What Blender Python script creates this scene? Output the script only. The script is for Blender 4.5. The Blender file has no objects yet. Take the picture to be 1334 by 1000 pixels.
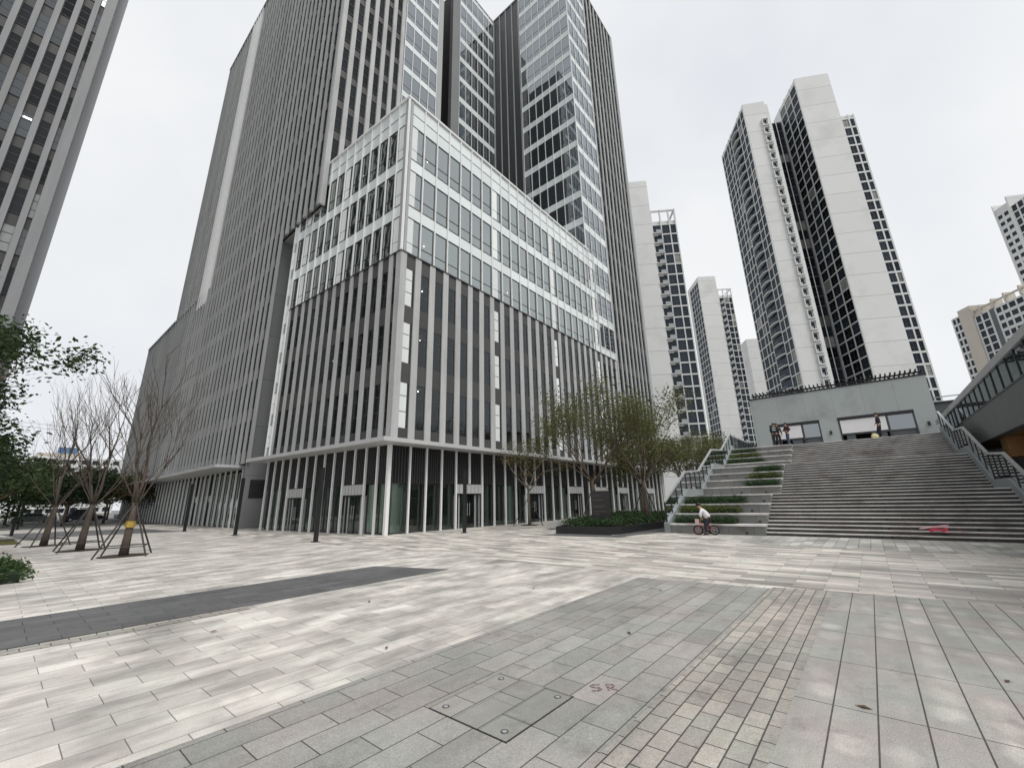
import bpy, bmesh, math, random
from mathutils import Vector, Matrix
R = math.radians
random.seed(7)
sc = bpy.context.scene
col = sc.collection

# ------------------------------------------------------------------ camera, world, sun, exposure
cam_d = bpy.data.cameras.new('camera')
cam = bpy.data.objects.new('camera', cam_d)
col.objects.link(cam)
cam_d.sensor_width = 36.0
cam_d.lens = 36.0 * 539.88 / 1334.0
cam_d.clip_start = 0.05
cam_d.clip_end = 6000
PITCH, ROLL, YAW = R(15.759), R(-1.303), R(39.557)
fw = Vector((math.cos(YAW), math.sin(YAW), 0)); rt = Vector((math.sin(YAW), -math.cos(YAW), 0)); up = Vector((0, 0, 1))
f2 = fw * math.cos(PITCH) + up * math.sin(PITCH); u2 = up * math.cos(PITCH) - fw * math.sin(PITCH)
r3 = rt * math.cos(ROLL) + u2 * math.sin(ROLL); u3 = u2 * math.cos(ROLL) - rt * math.sin(ROLL)
cam.matrix_world = Matrix(((r3.x, u3.x, -f2.x, 0), (r3.y, u3.y, -f2.y, 0), (r3.z, u3.z, -f2.z, 1.6), (0, 0, 0, 1)))
sc.camera = cam
EYE = Vector((0, 0, 1.6))

SUN_EL, SUN_AZ = R(58), R(-97)          # azimuth measured from +X towards +Y
world = bpy.data.worlds.new('World'); sc.world = world; world.use_nodes = True
wn, wl = world.node_tree.nodes, world.node_tree.links
wn.clear()
w_out = wn.new('ShaderNodeOutputWorld'); w_bg = wn.new('ShaderNodeBackground')
sky = wn.new('ShaderNodeTexSky'); sky.sky_type = 'NISHITA'; sky.sun_disc = False
sky.sun_elevation = SUN_EL; sky.sun_rotation = R(90) - SUN_AZ
sky.air_density = 1.0; sky.dust_density = 2.0
hs = wn.new('ShaderNodeHueSaturation'); hs.inputs['Saturation'].default_value = 0.12
wl.new(sky.outputs['Color'], hs.inputs['Color'])
tc = wn.new('ShaderNodeTexCoord'); nz = wn.new('ShaderNodeTexNoise')
nz.inputs['Scale'].default_value = 2.2; nz.inputs['Detail'].default_value = 4; nz.inputs['Roughness'].default_value = 0.5
wl.new(tc.outputs['Generated'], nz.inputs['Vector'])
cr = wn.new('ShaderNodeValToRGB')
cr.color_ramp.elements[0].position = 0.3; cr.color_ramp.elements[0].color = (7.7, 7.95, 8.4, 1)
cr.color_ramp.elements[1].position = 0.72; cr.color_ramp.elements[1].color = (9.5, 9.6, 9.65, 1)
wl.new(nz.outputs['Fac'], cr.inputs['Fac'])
mx = wn.new('ShaderNodeMixRGB'); mx.inputs['Fac'].default_value = 0.9   # a closed cloud deck over the clear sky
wl.new(hs.outputs['Color'], mx.inputs['Color1']); wl.new(cr.outputs['Color'], mx.inputs['Color2'])
wl.new(mx.outputs['Color'], w_bg.inputs['Color'])
w_bg.inputs['Strength'].default_value = 0.1
wl.new(w_bg.outputs['Background'], w_out.inputs['Surface'])

sun_d = bpy.data.lights.new('sun', 'SUN'); sun_d.energy = 2.0; sun_d.angle = R(28); sun_d.color = (1.0, 0.97, 0.92)
sun = bpy.data.objects.new('sun', sun_d); col.objects.link(sun)
sd = Vector((math.cos(SUN_EL) * math.cos(SUN_AZ), math.cos(SUN_EL) * math.sin(SUN_AZ), math.sin(SUN_EL)))
sun.rotation_euler = sd.to_track_quat('Z', 'Y').to_euler()
sc.view_settings.view_transform = 'Standard'; sc.view_settings.look = 'None'
sc.view_settings.exposure = 0.10; sc.view_settings.gamma = 1.0
sc.cycles.max_bounces = 8; sc.cycles.transparent_max_bounces = 16; sc.cycles.glossy_bounces = 4

# ------------------------------------------------------------------ materials
MATS = {}
def newmat(name):
    m = bpy.data.materials.new(name); m.use_nodes = True; MATS[name] = m
    n = m.node_tree.nodes; b = n.get('Principled BSDF')
    return m, n, m.node_tree.links, b

def pbr(name, c, rough=0.7, metal=0.0, var=0.12, scale=1.5, spec=0.4, isl=0.0, bump=0.0, zs=None):
    """plain surface with two sizes of mottling; isl = random shade per separate piece"""
    m, n, l, b = newmat(name)
    b.inputs['Roughness'].default_value = rough; b.inputs['Metallic'].default_value = metal
    b.inputs['Specular IOR Level'].default_value = spec
    t = n.new('ShaderNodeTexCoord'); z = n.new('ShaderNodeTexNoise'); z.inputs['Scale'].default_value = scale
    z.inputs['Detail'].default_value = 6; z.inputs['Roughness'].default_value = 0.65
    if zs:
        mp = n.new('ShaderNodeMapping'); mp.inputs['Scale'].default_value = (1, 1, zs); l.new(t.outputs['Object'], mp.inputs['Vector']); l.new(mp.outputs['Vector'], z.inputs['Vector'])
    else: l.new(t.outputs['Object'], z.inputs['Vector'])
    mr = n.new('ShaderNodeMapRange'); mr.inputs['From Min'].default_value = 0.25; mr.inputs['From Max'].default_value = 0.75
    mr.inputs['To Min'].default_value = 1 - var; mr.inputs['To Max'].default_value = 1 + var
    l.new(z.outputs['Fac'], mr.inputs['Value'])
    val = mr.outputs['Result']
    if isl:
        g = n.new('ShaderNodeNewGeometry'); m2 = n.new('ShaderNodeMapRange')
        m2.inputs['To Min'].default_value = 1 - isl; m2.inputs['To Max'].default_value = 1 + isl
        l.new(g.outputs['Random Per Island'], m2.inputs['Value'])
        mu = n.new('ShaderNodeMath'); mu.operation = 'MULTIPLY'; l.new(val, mu.inputs[0]); l.new(m2.outputs['Result'], mu.inputs[1]); val = mu.outputs[0]
    mix = n.new('ShaderNodeVectorMath'); mix.operation = 'SCALE'; mix.inputs[0].default_value = c
    l.new(val, mix.inputs['Scale']); l.new(mix.outputs['Vector'], b.inputs['Base Color'])
    if bump:
        bp = n.new('ShaderNodeBump'); bp.inputs['Strength'].default_value = bump; bp.inputs['Distance'].default_value = 0.02
        l.new(z.outputs['Fac'], bp.inputs['Height']); l.new(bp.outputs['Normal'], b.inputs['Normal'])
    return m

def glassmat(name, base, tint=None, floor=0.15, gl=(0.9, 0.95, 0.97), vary=0.5, wob=0.0, gmax=1.0):
    """coated window glass: a mirror part that grows towards grazing view over dark or see-through glass"""
    m, n, l, b = newmat(name); n.remove(b)
    out = n.get('Material Output')
    lw = n.new('ShaderNodeLayerWeight'); lw.inputs['Blend'].default_value = 0.32
    mr = n.new('ShaderNodeMapRange'); mr.inputs['To Min'].default_value = floor; mr.inputs['To Max'].default_value = gmax
    l.new(lw.outputs['Fresnel'], mr.inputs['Value'])
    gs = n.new('ShaderNodeBsdfGlossy'); gs.inputs['Color'].default_value = (*gl, 1); gs.inputs['Roughness'].default_value = 0.012
    g = n.new('ShaderNodeNewGeometry')
    if wob:
        t = n.new('ShaderNodeTexCoord'); nn = n.new('ShaderNodeTexNoise'); nn.inputs['Scale'].default_value = 0.55; nn.inputs['Detail'].default_value = 1
        l.new(t.outputs['Object'], nn.inputs['Vector'])
        bp = n.new('ShaderNodeBump'); bp.inputs['Strength'].default_value = wob; bp.inputs['Distance'].default_value = 0.05
        l.new(nn.outputs['Fac'], bp.inputs['Height']); l.new(bp.outputs['Normal'], gs.inputs['Normal'])
    df = n.new('ShaderNodeBsdfDiffuse')
    m2 = n.new('ShaderNodeMapRange'); m2.inputs['To Min'].default_value = 1 - vary; m2.inputs['To Max'].default_value = 1 + vary
    l.new(g.outputs['Random Per Island'], m2.inputs['Value'])
    vm = n.new('ShaderNodeVectorMath'); vm.operation = 'SCALE'; vm.inputs[0].default_value = base
    l.new(m2.outputs['Result'], vm.inputs['Scale']); l.new(vm.outputs['Vector'], df.inputs['Color'])
    under = df.outputs['BSDF']
    if tint:
        tr = n.new('ShaderNodeBsdfTransparent'); tr.inputs['Color'].default_value = (*tint, 1)
        mm = n.new('ShaderNodeMixShader'); mm.inputs['Fac'].default_value = 0.86
        l.new(under, mm.inputs[1]); l.new(tr.outputs['BSDF'], mm.inputs[2]); under = mm.outputs['Shader']
    ms = n.new('ShaderNodeMixShader'); l.new(mr.outputs['Result'], ms.inputs['Fac'])
    l.new(under, ms.inputs[1]); l.new(gs.outputs['BSDF'], ms.inputs[2]); l.new(ms.outputs['Shader'], out.inputs['Surface'])
    return m

def paving(name, c1, c2, bw, rh, off=0.5, rot=0.0, mortar=0.006, joint=(0.07, 0.07, 0.065), streak=0.0, sc3=(0.5, 3.0, 1.0), tintv=0.0, bias=0.0, grain=0.10, patch=0.0):
    m, n, l, b = newmat(name)
    b.inputs['Roughness'].default_value = 0.62; b.inputs['Specular IOR Level'].default_value = 0.35
    t = n.new('ShaderNodeTexCoord'); mp = n.new('ShaderNodeMapping'); mp.inputs['Rotation'].default_value = (0, 0, rot)
    l.new(t.outputs['Object'], mp.inputs['Vector'])
    br = n.new('ShaderNodeTexBrick'); br.offset = off; br.offset_frequency = 2; br.squash = 1.0
    br.inputs['Scale'].default_value = 1.0; br.inputs['Brick Width'].default_value = bw; br.inputs['Row Height'].default_value = rh
    br.inputs['Mortar Size'].default_value = mortar; br.inputs['Mortar Smooth'].default_value = 0.2; br.inputs['Bias'].default_value = bias
    br.inputs['Color1'].default_value = (*c1, 1); br.inputs['Color2'].default_value = (*c2, 1); br.inputs['Mortar'].default_value = (*joint, 1)
    l.new(mp.outputs['Vector'], br.inputs['Vector'])
    cur = br.outputs['Color']
    def mulnoise(cur, scale, lo, hi, vec=None, detail=3, rough=0.6, fmin=0.3, fmax=0.7, xyz=(1, 1, 1)):
        ms = n.new('ShaderNodeMapping'); ms.inputs['Scale'].default_value = xyz
        l.new(mp.outputs['Vector'], ms.inputs['Vector'])
        z = n.new('ShaderNodeTexNoise'); z.inputs['Scale'].default_value = scale; z.inputs['Detail'].default_value = detail; z.inputs['Roughness'].default_value = rough
        l.new(ms.outputs['Vector'], z.inputs['Vector'])
        r = n.new('ShaderNodeMapRange'); r.inputs['From Min'].default_value = fmin; r.inputs['From Max'].default_value = fmax
        r.inputs['To Min'].default_value = lo; r.inputs['To Max'].default_value = hi
        l.new(z.outputs['Fac'], r.inputs['Value'])
        v = n.new('ShaderNodeVectorMath'); v.operation = 'SCALE'; l.new(cur, v.inputs[0]); l.new(r.outputs['Result'], v.inputs['Scale'])
        return v.outputs['Vector']
    cur = mulnoise(cur, 110, 1 - grain * 2.6, 1 + grain * 2.6, detail=3, rough=0.8)          # granite grain
    cur = mulnoise(cur, 0.45, 0.90, 1.10, detail=5)                                # broad soiling
    cur = mulnoise(cur, 7.0, 0.92, 1.08, detail=5, rough=0.75)
    cur = mulnoise(cur, 1.9, 0.70, 1.0, detail=6, rough=0.7, fmin=0.30, fmax=0.44)   # dark stains
    if streak: cur = mulnoise(cur, 1.0, 1 - streak, 1 + streak, detail=3, rough=0.55, xyz=sc3, fmin=0.36, fmax=0.64)
    if patch:                                                                     # pale worn spots
        vo = n.new('ShaderNodeTexVoronoi'); vo.inputs['Scale'].default_value = 1.0; vo.inputs['Randomness'].default_value = 0.4
        nd = n.new('ShaderNodeTexNoise'); nd.inputs['Scale'].default_value = 5.0; nd.inputs['Detail'].default_value = 4; l.new(mp.outputs['Vector'], nd.inputs['Vector'])
        m3 = n.new('ShaderNodeVectorMath'); m3.operation = 'MULTIPLY_ADD'; m3.inputs[1].default_value = (0.22, 0.14, 0); l.new(nd.outputs['Color'], m3.inputs[0]); l.new(mp.outputs['Vector'], m3.inputs[2])
        m4 = n.new('ShaderNodeVectorMath'); m4.operation = 'MULTIPLY_ADD'; m4.inputs[1].default_value = (2.3, 3.7037, 1); m4.inputs[2].default_value = (0.0, -0.52, 0); l.new(m3.outputs['Vector'], m4.inputs[0]); l.new(m4.outputs['Vector'], vo.inputs['Vector'])
        r1 = n.new('ShaderNodeMapRange'); r1.inputs['From Min'].default_value = 0.48; r1.inputs['From Max'].default_value = 0.20; l.new(vo.outputs['Distance'], r1.inputs['Value'])
        sx = n.new('ShaderNodeSeparateXYZ'); l.new(vo.outputs['Color'], sx.inputs['Vector'])
        r2 = n.new('ShaderNodeMapRange'); r2.inputs['From Min'].default_value = 0.30; r2.inputs['From Max'].default_value = 0.9; r2.inputs['To Max'].default_value = patch; l.new(sx.outputs['X'], r2.inputs['Value'])
        mu = n.new('ShaderNodeMath'); mu.operation = 'MULTIPLY_ADD'; mu.inputs[2].default_value = 1.0; l.new(r1.outputs['Result'], mu.inputs[0]); l.new(r2.outputs['Result'], mu.inputs[1])
        v = n.new('ShaderNodeVectorMath'); v.operation = 'SCALE'; l.new(cur, v.inputs[0]); l.new(mu.outputs[0], v.inputs['Scale']); cur = v.outputs['Vector']
    if tintv:
        z = n.new('ShaderNodeTexNoise'); z.inputs['Scale'].default_value = 1.3; z.inputs['Detail'].default_value = 3
        l.new(mp.outputs['Vector'], z.inputs['Vector'])
        rr = n.new('ShaderNodeValToRGB'); rr.color_ramp.elements[0].position = 0.35; rr.color_ramp.elements[1].position = 0.65
        rr.color_ramp.elements[0].color = (1 - tintv * 0.25, 1.0, 1 - tintv * 0.25, 1); rr.color_ramp.elements[1].color = (1 + tintv * 0.5, 1 - tintv * 0.5, 1 - tintv * 0.4, 1)
        l.new(z.outputs['Fac'], rr.inputs['Fac'])
        v = n.new('ShaderNodeVectorMath'); v.operation = 'MULTIPLY'; l.new(cur, v.inputs[0]); l.new(rr.outputs['Color'], v.inputs[1]); cur = v.outputs['Vector']
    zr = n.new('ShaderNodeTexNoise'); zr.inputs['Scale'].default_value = 0.7; zr.inputs['Detail'].default_value = 5; l.new(mp.outputs['Vector'], zr.inputs['Vector'])
    rr_ = n.new('ShaderNodeMapRange'); rr_.inputs['From Min'].default_value = 0.35; rr_.inputs['From Max'].default_value = 0.65; rr_.inputs['To Min'].default_value = 0.34; rr_.inputs['To Max'].default_value = 0.72
    l.new(zr.outputs['Fac'], rr_.inputs['Value']); l.new(rr_.outputs['Result'], b.inputs['Roughness'])
    l.new(cur, b.inputs['Base Color'])
    bp = n.new('ShaderNodeBump'); bp.inputs['Strength'].default_value = 0.5; bp.inputs['Distance'].default_value = 0.004; bp.invert = True
    l.new(br.outputs['Fac'], bp.inputs['Height']); l.new(bp.outputs['Normal'], b.inputs['Normal'])
    return m

def banded(name, c, dark, period, width, rough=0.75, axis='Z', var=0.06):
    """panel cladding with thin open joints at even spacing"""
    m, n, l, b = newmat(name); b.inputs['Roughness'].default_value = rough; b.inputs['Specular IOR Level'].default_value = 0.3
    t = n.new('ShaderNodeTexCoord'); s = n.new('ShaderNodeSeparateXYZ'); l.new(t.outputs['Object'], s.inputs['Vector'])
    d = n.new('ShaderNodeMath'); d.operation = 'DIVIDE'; d.inputs[1].default_value = period; l.new(s.outputs[axis], d.inputs[0])
    f = n.new('ShaderNodeMath'); f.operation = 'FRACT'; l.new(d.outputs[0], f.inputs[0])
    g = n.new('ShaderNodeMath'); g.operation = 'LESS_THAN'; g.inputs[1].default_value = width / period; l.new(f.outputs[0], g.inputs[0])
    fl = n.new('ShaderNodeMath'); fl.operation = 'FLOOR'; l.new(d.outputs[0], fl.inputs[0])
    wn_ = n.new('ShaderNodeTexWhiteNoise'); wn_.noise_dimensions = '1D'; l.new(fl.outputs[0], wn_.inputs['W'])
    z = n.new('ShaderNodeTexNoise'); z.inputs['Scale'].default_value = 0.35; z.inputs['Detail'].default_value = 6; l.new(t.outputs['Object'], z.inputs['Vector'])
    ad = n.new('ShaderNodeMath'); ad.operation = 'ADD'; l.new(wn_.outputs['Value'], ad.inputs[0]); l.new(z.outputs['Fac'], ad.inputs[1])
    mr = n.new('ShaderNodeMapRange'); mr.inputs['From Min'].default_value = 0.2; mr.inputs['From Max'].default_value = 1.7
    mr.inputs['To Min'].default_value = 1 - var; mr.inputs['To Max'].default_value = 1 + var; l.new(ad.outputs[0], mr.inputs['Value'])
    v = n.new('ShaderNodeVectorMath'); v.operation = 'SCALE'; v.inputs[0].default_value = c; l.new(mr.outputs['Result'], v.inputs['Scale'])
    mi = n.new('ShaderNodeMixRGB'); mi.inputs['Color2'].default_value = (*dark, 1)
    l.new(g.outputs[0], mi.inputs['Fac']); l.new(v.outputs['Vector'], mi.inputs['Color1']); l.new(mi.outputs['Color'], b.inputs['Base Color'])
    return m

def leafmat(name, a, b2, trans=0.3):
    m, n, l, b = newmat(name); b.inputs['Roughness'].default_value = 0.55; b.inputs['Specular IOR Level'].default_value = 0.3
    g = n.new('ShaderNodeNewGeometry'); r = n.new('ShaderNodeValToRGB')
    r.color_ramp.elements[0].color = (*a, 1); r.color_ramp.elements[1].color = (*b2, 1)
    l.new(g.outputs['Random Per Island'], r.inputs['Fac']); l.new(r.outputs['Color'], b.inputs['Base Color'])
    t = n.new('ShaderNodeBsdfTranslucent'); l.new(r.outputs['Color'], t.inputs['Color'])
    mm = n.new('ShaderNodeMixShader'); mm.inputs['Fac'].default_value = trans
    o = n.get('Material Output'); l.new(b.outputs['BSDF'], mm.inputs[1]); l.new(t.outputs['BSDF'], mm.inputs[2]); l.new(mm.outputs['Shader'], o.inputs['Surface'])
    return m

def emit(name, c, s):
    m, n, l, b = newmat(name); b.inputs['Emission Color'].default_value = (*c, 1); b.inputs['Emission Strength'].default_value = s
    return m

FIN = pbr('grey_stone_fin', (0.415, 0.42, 0.418), 0.75, var=0.16, scale=1.6, isl=0.06, zs=0.12)
FIN_L = pbr('dark_grey_fin', (0.25, 0.255, 0.265), 0.6, var=0.16, scale=1.2, isl=0.08, zs=0.08)
FIN_D = pbr('mid_grey_metal_fin', (0.35, 0.36, 0.36), 0.6, var=0.16, scale=1.2, isl=0.10, zs=0.08)
SPAND = pbr('dark_spandrel_panel', (0.058, 0.058, 0.058), 0.6, var=0.1, isl=0.16)
WHITESP = pbr('pale_glass_spandrel', (0.72, 0.77, 0.77), 0.12, var=0.04, spec=0.6, isl=0.07)
WHITEM = pbr('white_metal', (0.78, 0.79, 0.785), 0.4, var=0.05)
GREYM = pbr('grey_metal', (0.36, 0.37, 0.375), 0.45, var=0.08)
DARKM = pbr('dark_metal', (0.018, 0.018, 0.021), 0.4, var=0.1)
CANOPY = pbr('canopy_metal', (0.47, 0.475, 0.48), 0.5, var=0.06, scale=0.6)
FRAME = pbr('window_frame_metal', (0.06, 0.062, 0.065), 0.45)
GREYWALL = banded('grey_panel_wall', (0.21, 0.215, 0.22), (0.12, 0.12, 0.125), 4.0, 0.04, var=0.05)
INNER = pbr('inner_wall', (0.16, 0.16, 0.155), 0.85, var=0.2, scale=0.5)
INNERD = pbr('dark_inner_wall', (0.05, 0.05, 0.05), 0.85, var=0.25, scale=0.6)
CEIL = pbr('inner_ceiling', (0.30, 0.30, 0.29), 0.85)
INCOL = pbr('white_inner_column', (0.74, 0.78, 0.75), 0.5, var=0.04)
BLIND = pbr('white_blind', (0.74, 0.77, 0.76), 0.6, var=0.05, isl=0.1)
GL_CLEAR = glassmat('clear_coated_glass', (0.05, 0.055, 0.055), (0.62, 0.68, 0.65), 0.36, gl=(0.88, 0.95, 0.94), vary=0.4, wob=0.18)
GL_FINZ = glassmat('upper_window_glass', (0.03, 0.033, 0.034), (0.52, 0.56, 0.55), 0.035, gl=(0.7, 0.75, 0.78), vary=0.4, wob=0.15)
GL_SLAB = glassmat('slab_window_glass', (0.018, 0.02, 0.022), None, 0.02, gl=(0.45, 0.48, 0.5), vary=0.6, wob=0.2, gmax=0.45)
GL_SHOP = glassmat('shopfront_glass', (0.05, 0.065, 0.058), (0.68, 0.76, 0.71), 0.07, gl=(0.85, 0.93, 0.9), vary=0.4, wob=0.15)
GL_TOWER = glassmat('reflective_tower_glass', (0.020, 0.023, 0.027), None, 0.27, gl=(0.84, 0.9, 0.94), vary=0.5, wob=0.12)
GL_DARK = glassmat('dark_window_glass', (0.022, 0.024, 0.028), None, 0.07, vary=0.6, wob=0.05)
GL_RES = glassmat('blue_grey_window_glass', (0.014, 0.018, 0.024), None, 0.02, gl=(0.5, 0.58, 0.68), vary=0.8, wob=0.15, gmax=0.45)
GL_SHOPB = glassmat('pale_shopfront_glass', (0.16, 0.19, 0.175), (0.68, 0.76, 0.71), 0.20, gl=(0.85, 0.93, 0.9), vary=0.35, wob=0.15)
GL_RAIL = glassmat('railing_glass', (0.10, 0.13, 0.13), (0.60, 0.68, 0.66), 0.06, vary=0.2)
LAMP = emit('ceiling_lamp_glow', (1, 0.98, 0.92), 6.0)
RESW = banded('white_panel_cladding', (0.68, 0.685, 0.675), (0.46, 0.46, 0.45), 5.9, 0.16, var=0.035)
RESF = pbr('white_painted_frame', (0.60, 0.61, 0.60), 0.7, var=0.08, scale=0.4)
RESB = pbr('beige_cladding', (0.52, 0.48, 0.42), 0.8, var=0.06, scale=0.3)
RESG = pbr('grey_recess_wall', (0.12, 0.13, 0.14), 0.8, var=0.1)
PAVW = banded('grey_green_panel', (0.39, 0.42, 0.415), (0.25, 0.27, 0.27), 1.9, 0.02, axis='Y', var=0.04)
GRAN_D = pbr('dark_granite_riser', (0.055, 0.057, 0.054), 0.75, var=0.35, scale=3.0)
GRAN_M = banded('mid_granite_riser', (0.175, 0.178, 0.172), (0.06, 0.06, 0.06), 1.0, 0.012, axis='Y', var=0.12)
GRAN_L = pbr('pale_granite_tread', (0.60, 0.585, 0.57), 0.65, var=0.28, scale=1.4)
def weather(m, stain, scale=0.9, lo=0.5, hi=0.66):
    n, l = m.node_tree.nodes, m.node_tree.links; b = n['Principled BSDF']; src = b.inputs['Base Color'].links[0].from_socket
    t = n.new('ShaderNodeTexCoord'); z = n.new('ShaderNodeTexNoise'); z.inputs['Scale'].default_value = scale; z.inputs['Detail'].default_value = 7; z.inputs['Roughness'].default_value = 0.7
    l.new(t.outputs['Object'], z.inputs['Vector']); r = n.new('ShaderNodeMapRange'); r.inputs['From Min'].default_value = lo; r.inputs['From Max'].default_value = hi; r.inputs['To Max'].default_value = 0.75
    l.new(z.outputs['Fac'], r.inputs['Value']); x = n.new('ShaderNodeMixRGB'); l.new(r.outputs['Result'], x.inputs['Fac']); l.new(src, x.inputs['Color1']); x.inputs['Color2'].default_value = (*stain, 1)
    l.new(x.outputs['Color'], b.inputs['Base Color'])
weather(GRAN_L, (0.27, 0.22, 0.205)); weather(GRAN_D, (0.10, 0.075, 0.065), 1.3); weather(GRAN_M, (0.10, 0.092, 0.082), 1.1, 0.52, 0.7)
weather(FIN, (0.30, 0.30, 0.30), 0.25, 0.5, 0.75); weather(PAVW, (0.24, 0.26, 0.25), 0.5, 0.5, 0.75); weather(RESW, (0.52, 0.52, 0.50), 0.09, 0.5, 0.72)
BLACKG = pbr('black_granite', (0.022, 0.023, 0.025), 0.35, var=0.2, scale=4)
STONE = pbr('light_grey_stone', (0.38, 0.38, 0.37), 0.7, var=0.1, scale=5)
SOIL = pbr('soil', (0.05, 0.038, 0.028), 0.95, var=0.3, scale=8)
BARK = pbr('brown_bark', (0.11, 0.085, 0.062), 0.9, var=0.35, scale=9, bump=0.6)
BARKG = pbr('grey_bark', (0.17, 0.15, 0.125), 0.9, var=0.3, scale=9, bump=0.5)
STAKE = pbr('dark_stake', (0.045, 0.042, 0.04), 0.7, var=0.2)
YELLOW = pbr('yellow_wrap', (0.36, 0.25, 0.05), 0.8, var=0.5, scale=9)
LEAF_D = leafmat('dark_green_leaf', (0.012, 0.026, 0.012), (0.045, 0.075, 0.028), 0.25)
LEAF_O = leafmat('olive_leaf', (0.05, 0.062, 0.020), (0.125, 0.135, 0.05), 0.3)
LEAF_OY = leafmat('yellow_olive_leaf', (0.08, 0.085, 0.022), (0.17, 0.165, 0.06), 0.35)
LEAF_M = leafmat('mid_green_leaf', (0.025, 0.05, 0.016), (0.075, 0.115, 0.035), 0.3)
LEAF_A = leafmat('autumn_leaf', (0.06, 0.08, 0.022), (0.26, 0.15, 0.04), 0.35)
LEAF_H = leafmat('hedge_leaf', (0.015, 0.042, 0.014), (0.05, 0.10, 0.03), 0.2)
LEAF_Y = leafmat('yellow_green_leaf', (0.045, 0.07, 0.012), (0.13, 0.15, 0.03), 0.25)
LEAF_B = leafmat('reddish_leaf', (0.05, 0.022, 0.018), (0.10, 0.05, 0.03), 0.25)
WOOD = pbr('orange_wood_panel', (0.42, 0.23, 0.10), 0.6, var=0.1, scale=2)
WOOD_D = pbr('brown_wood_wall', (0.16, 0.085, 0.035), 0.6, var=0.2, scale=1.5)
SIGNW = pbr('blank_white_board', (0.78, 0.76, 0.76), 0.4, var=0.02)

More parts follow.
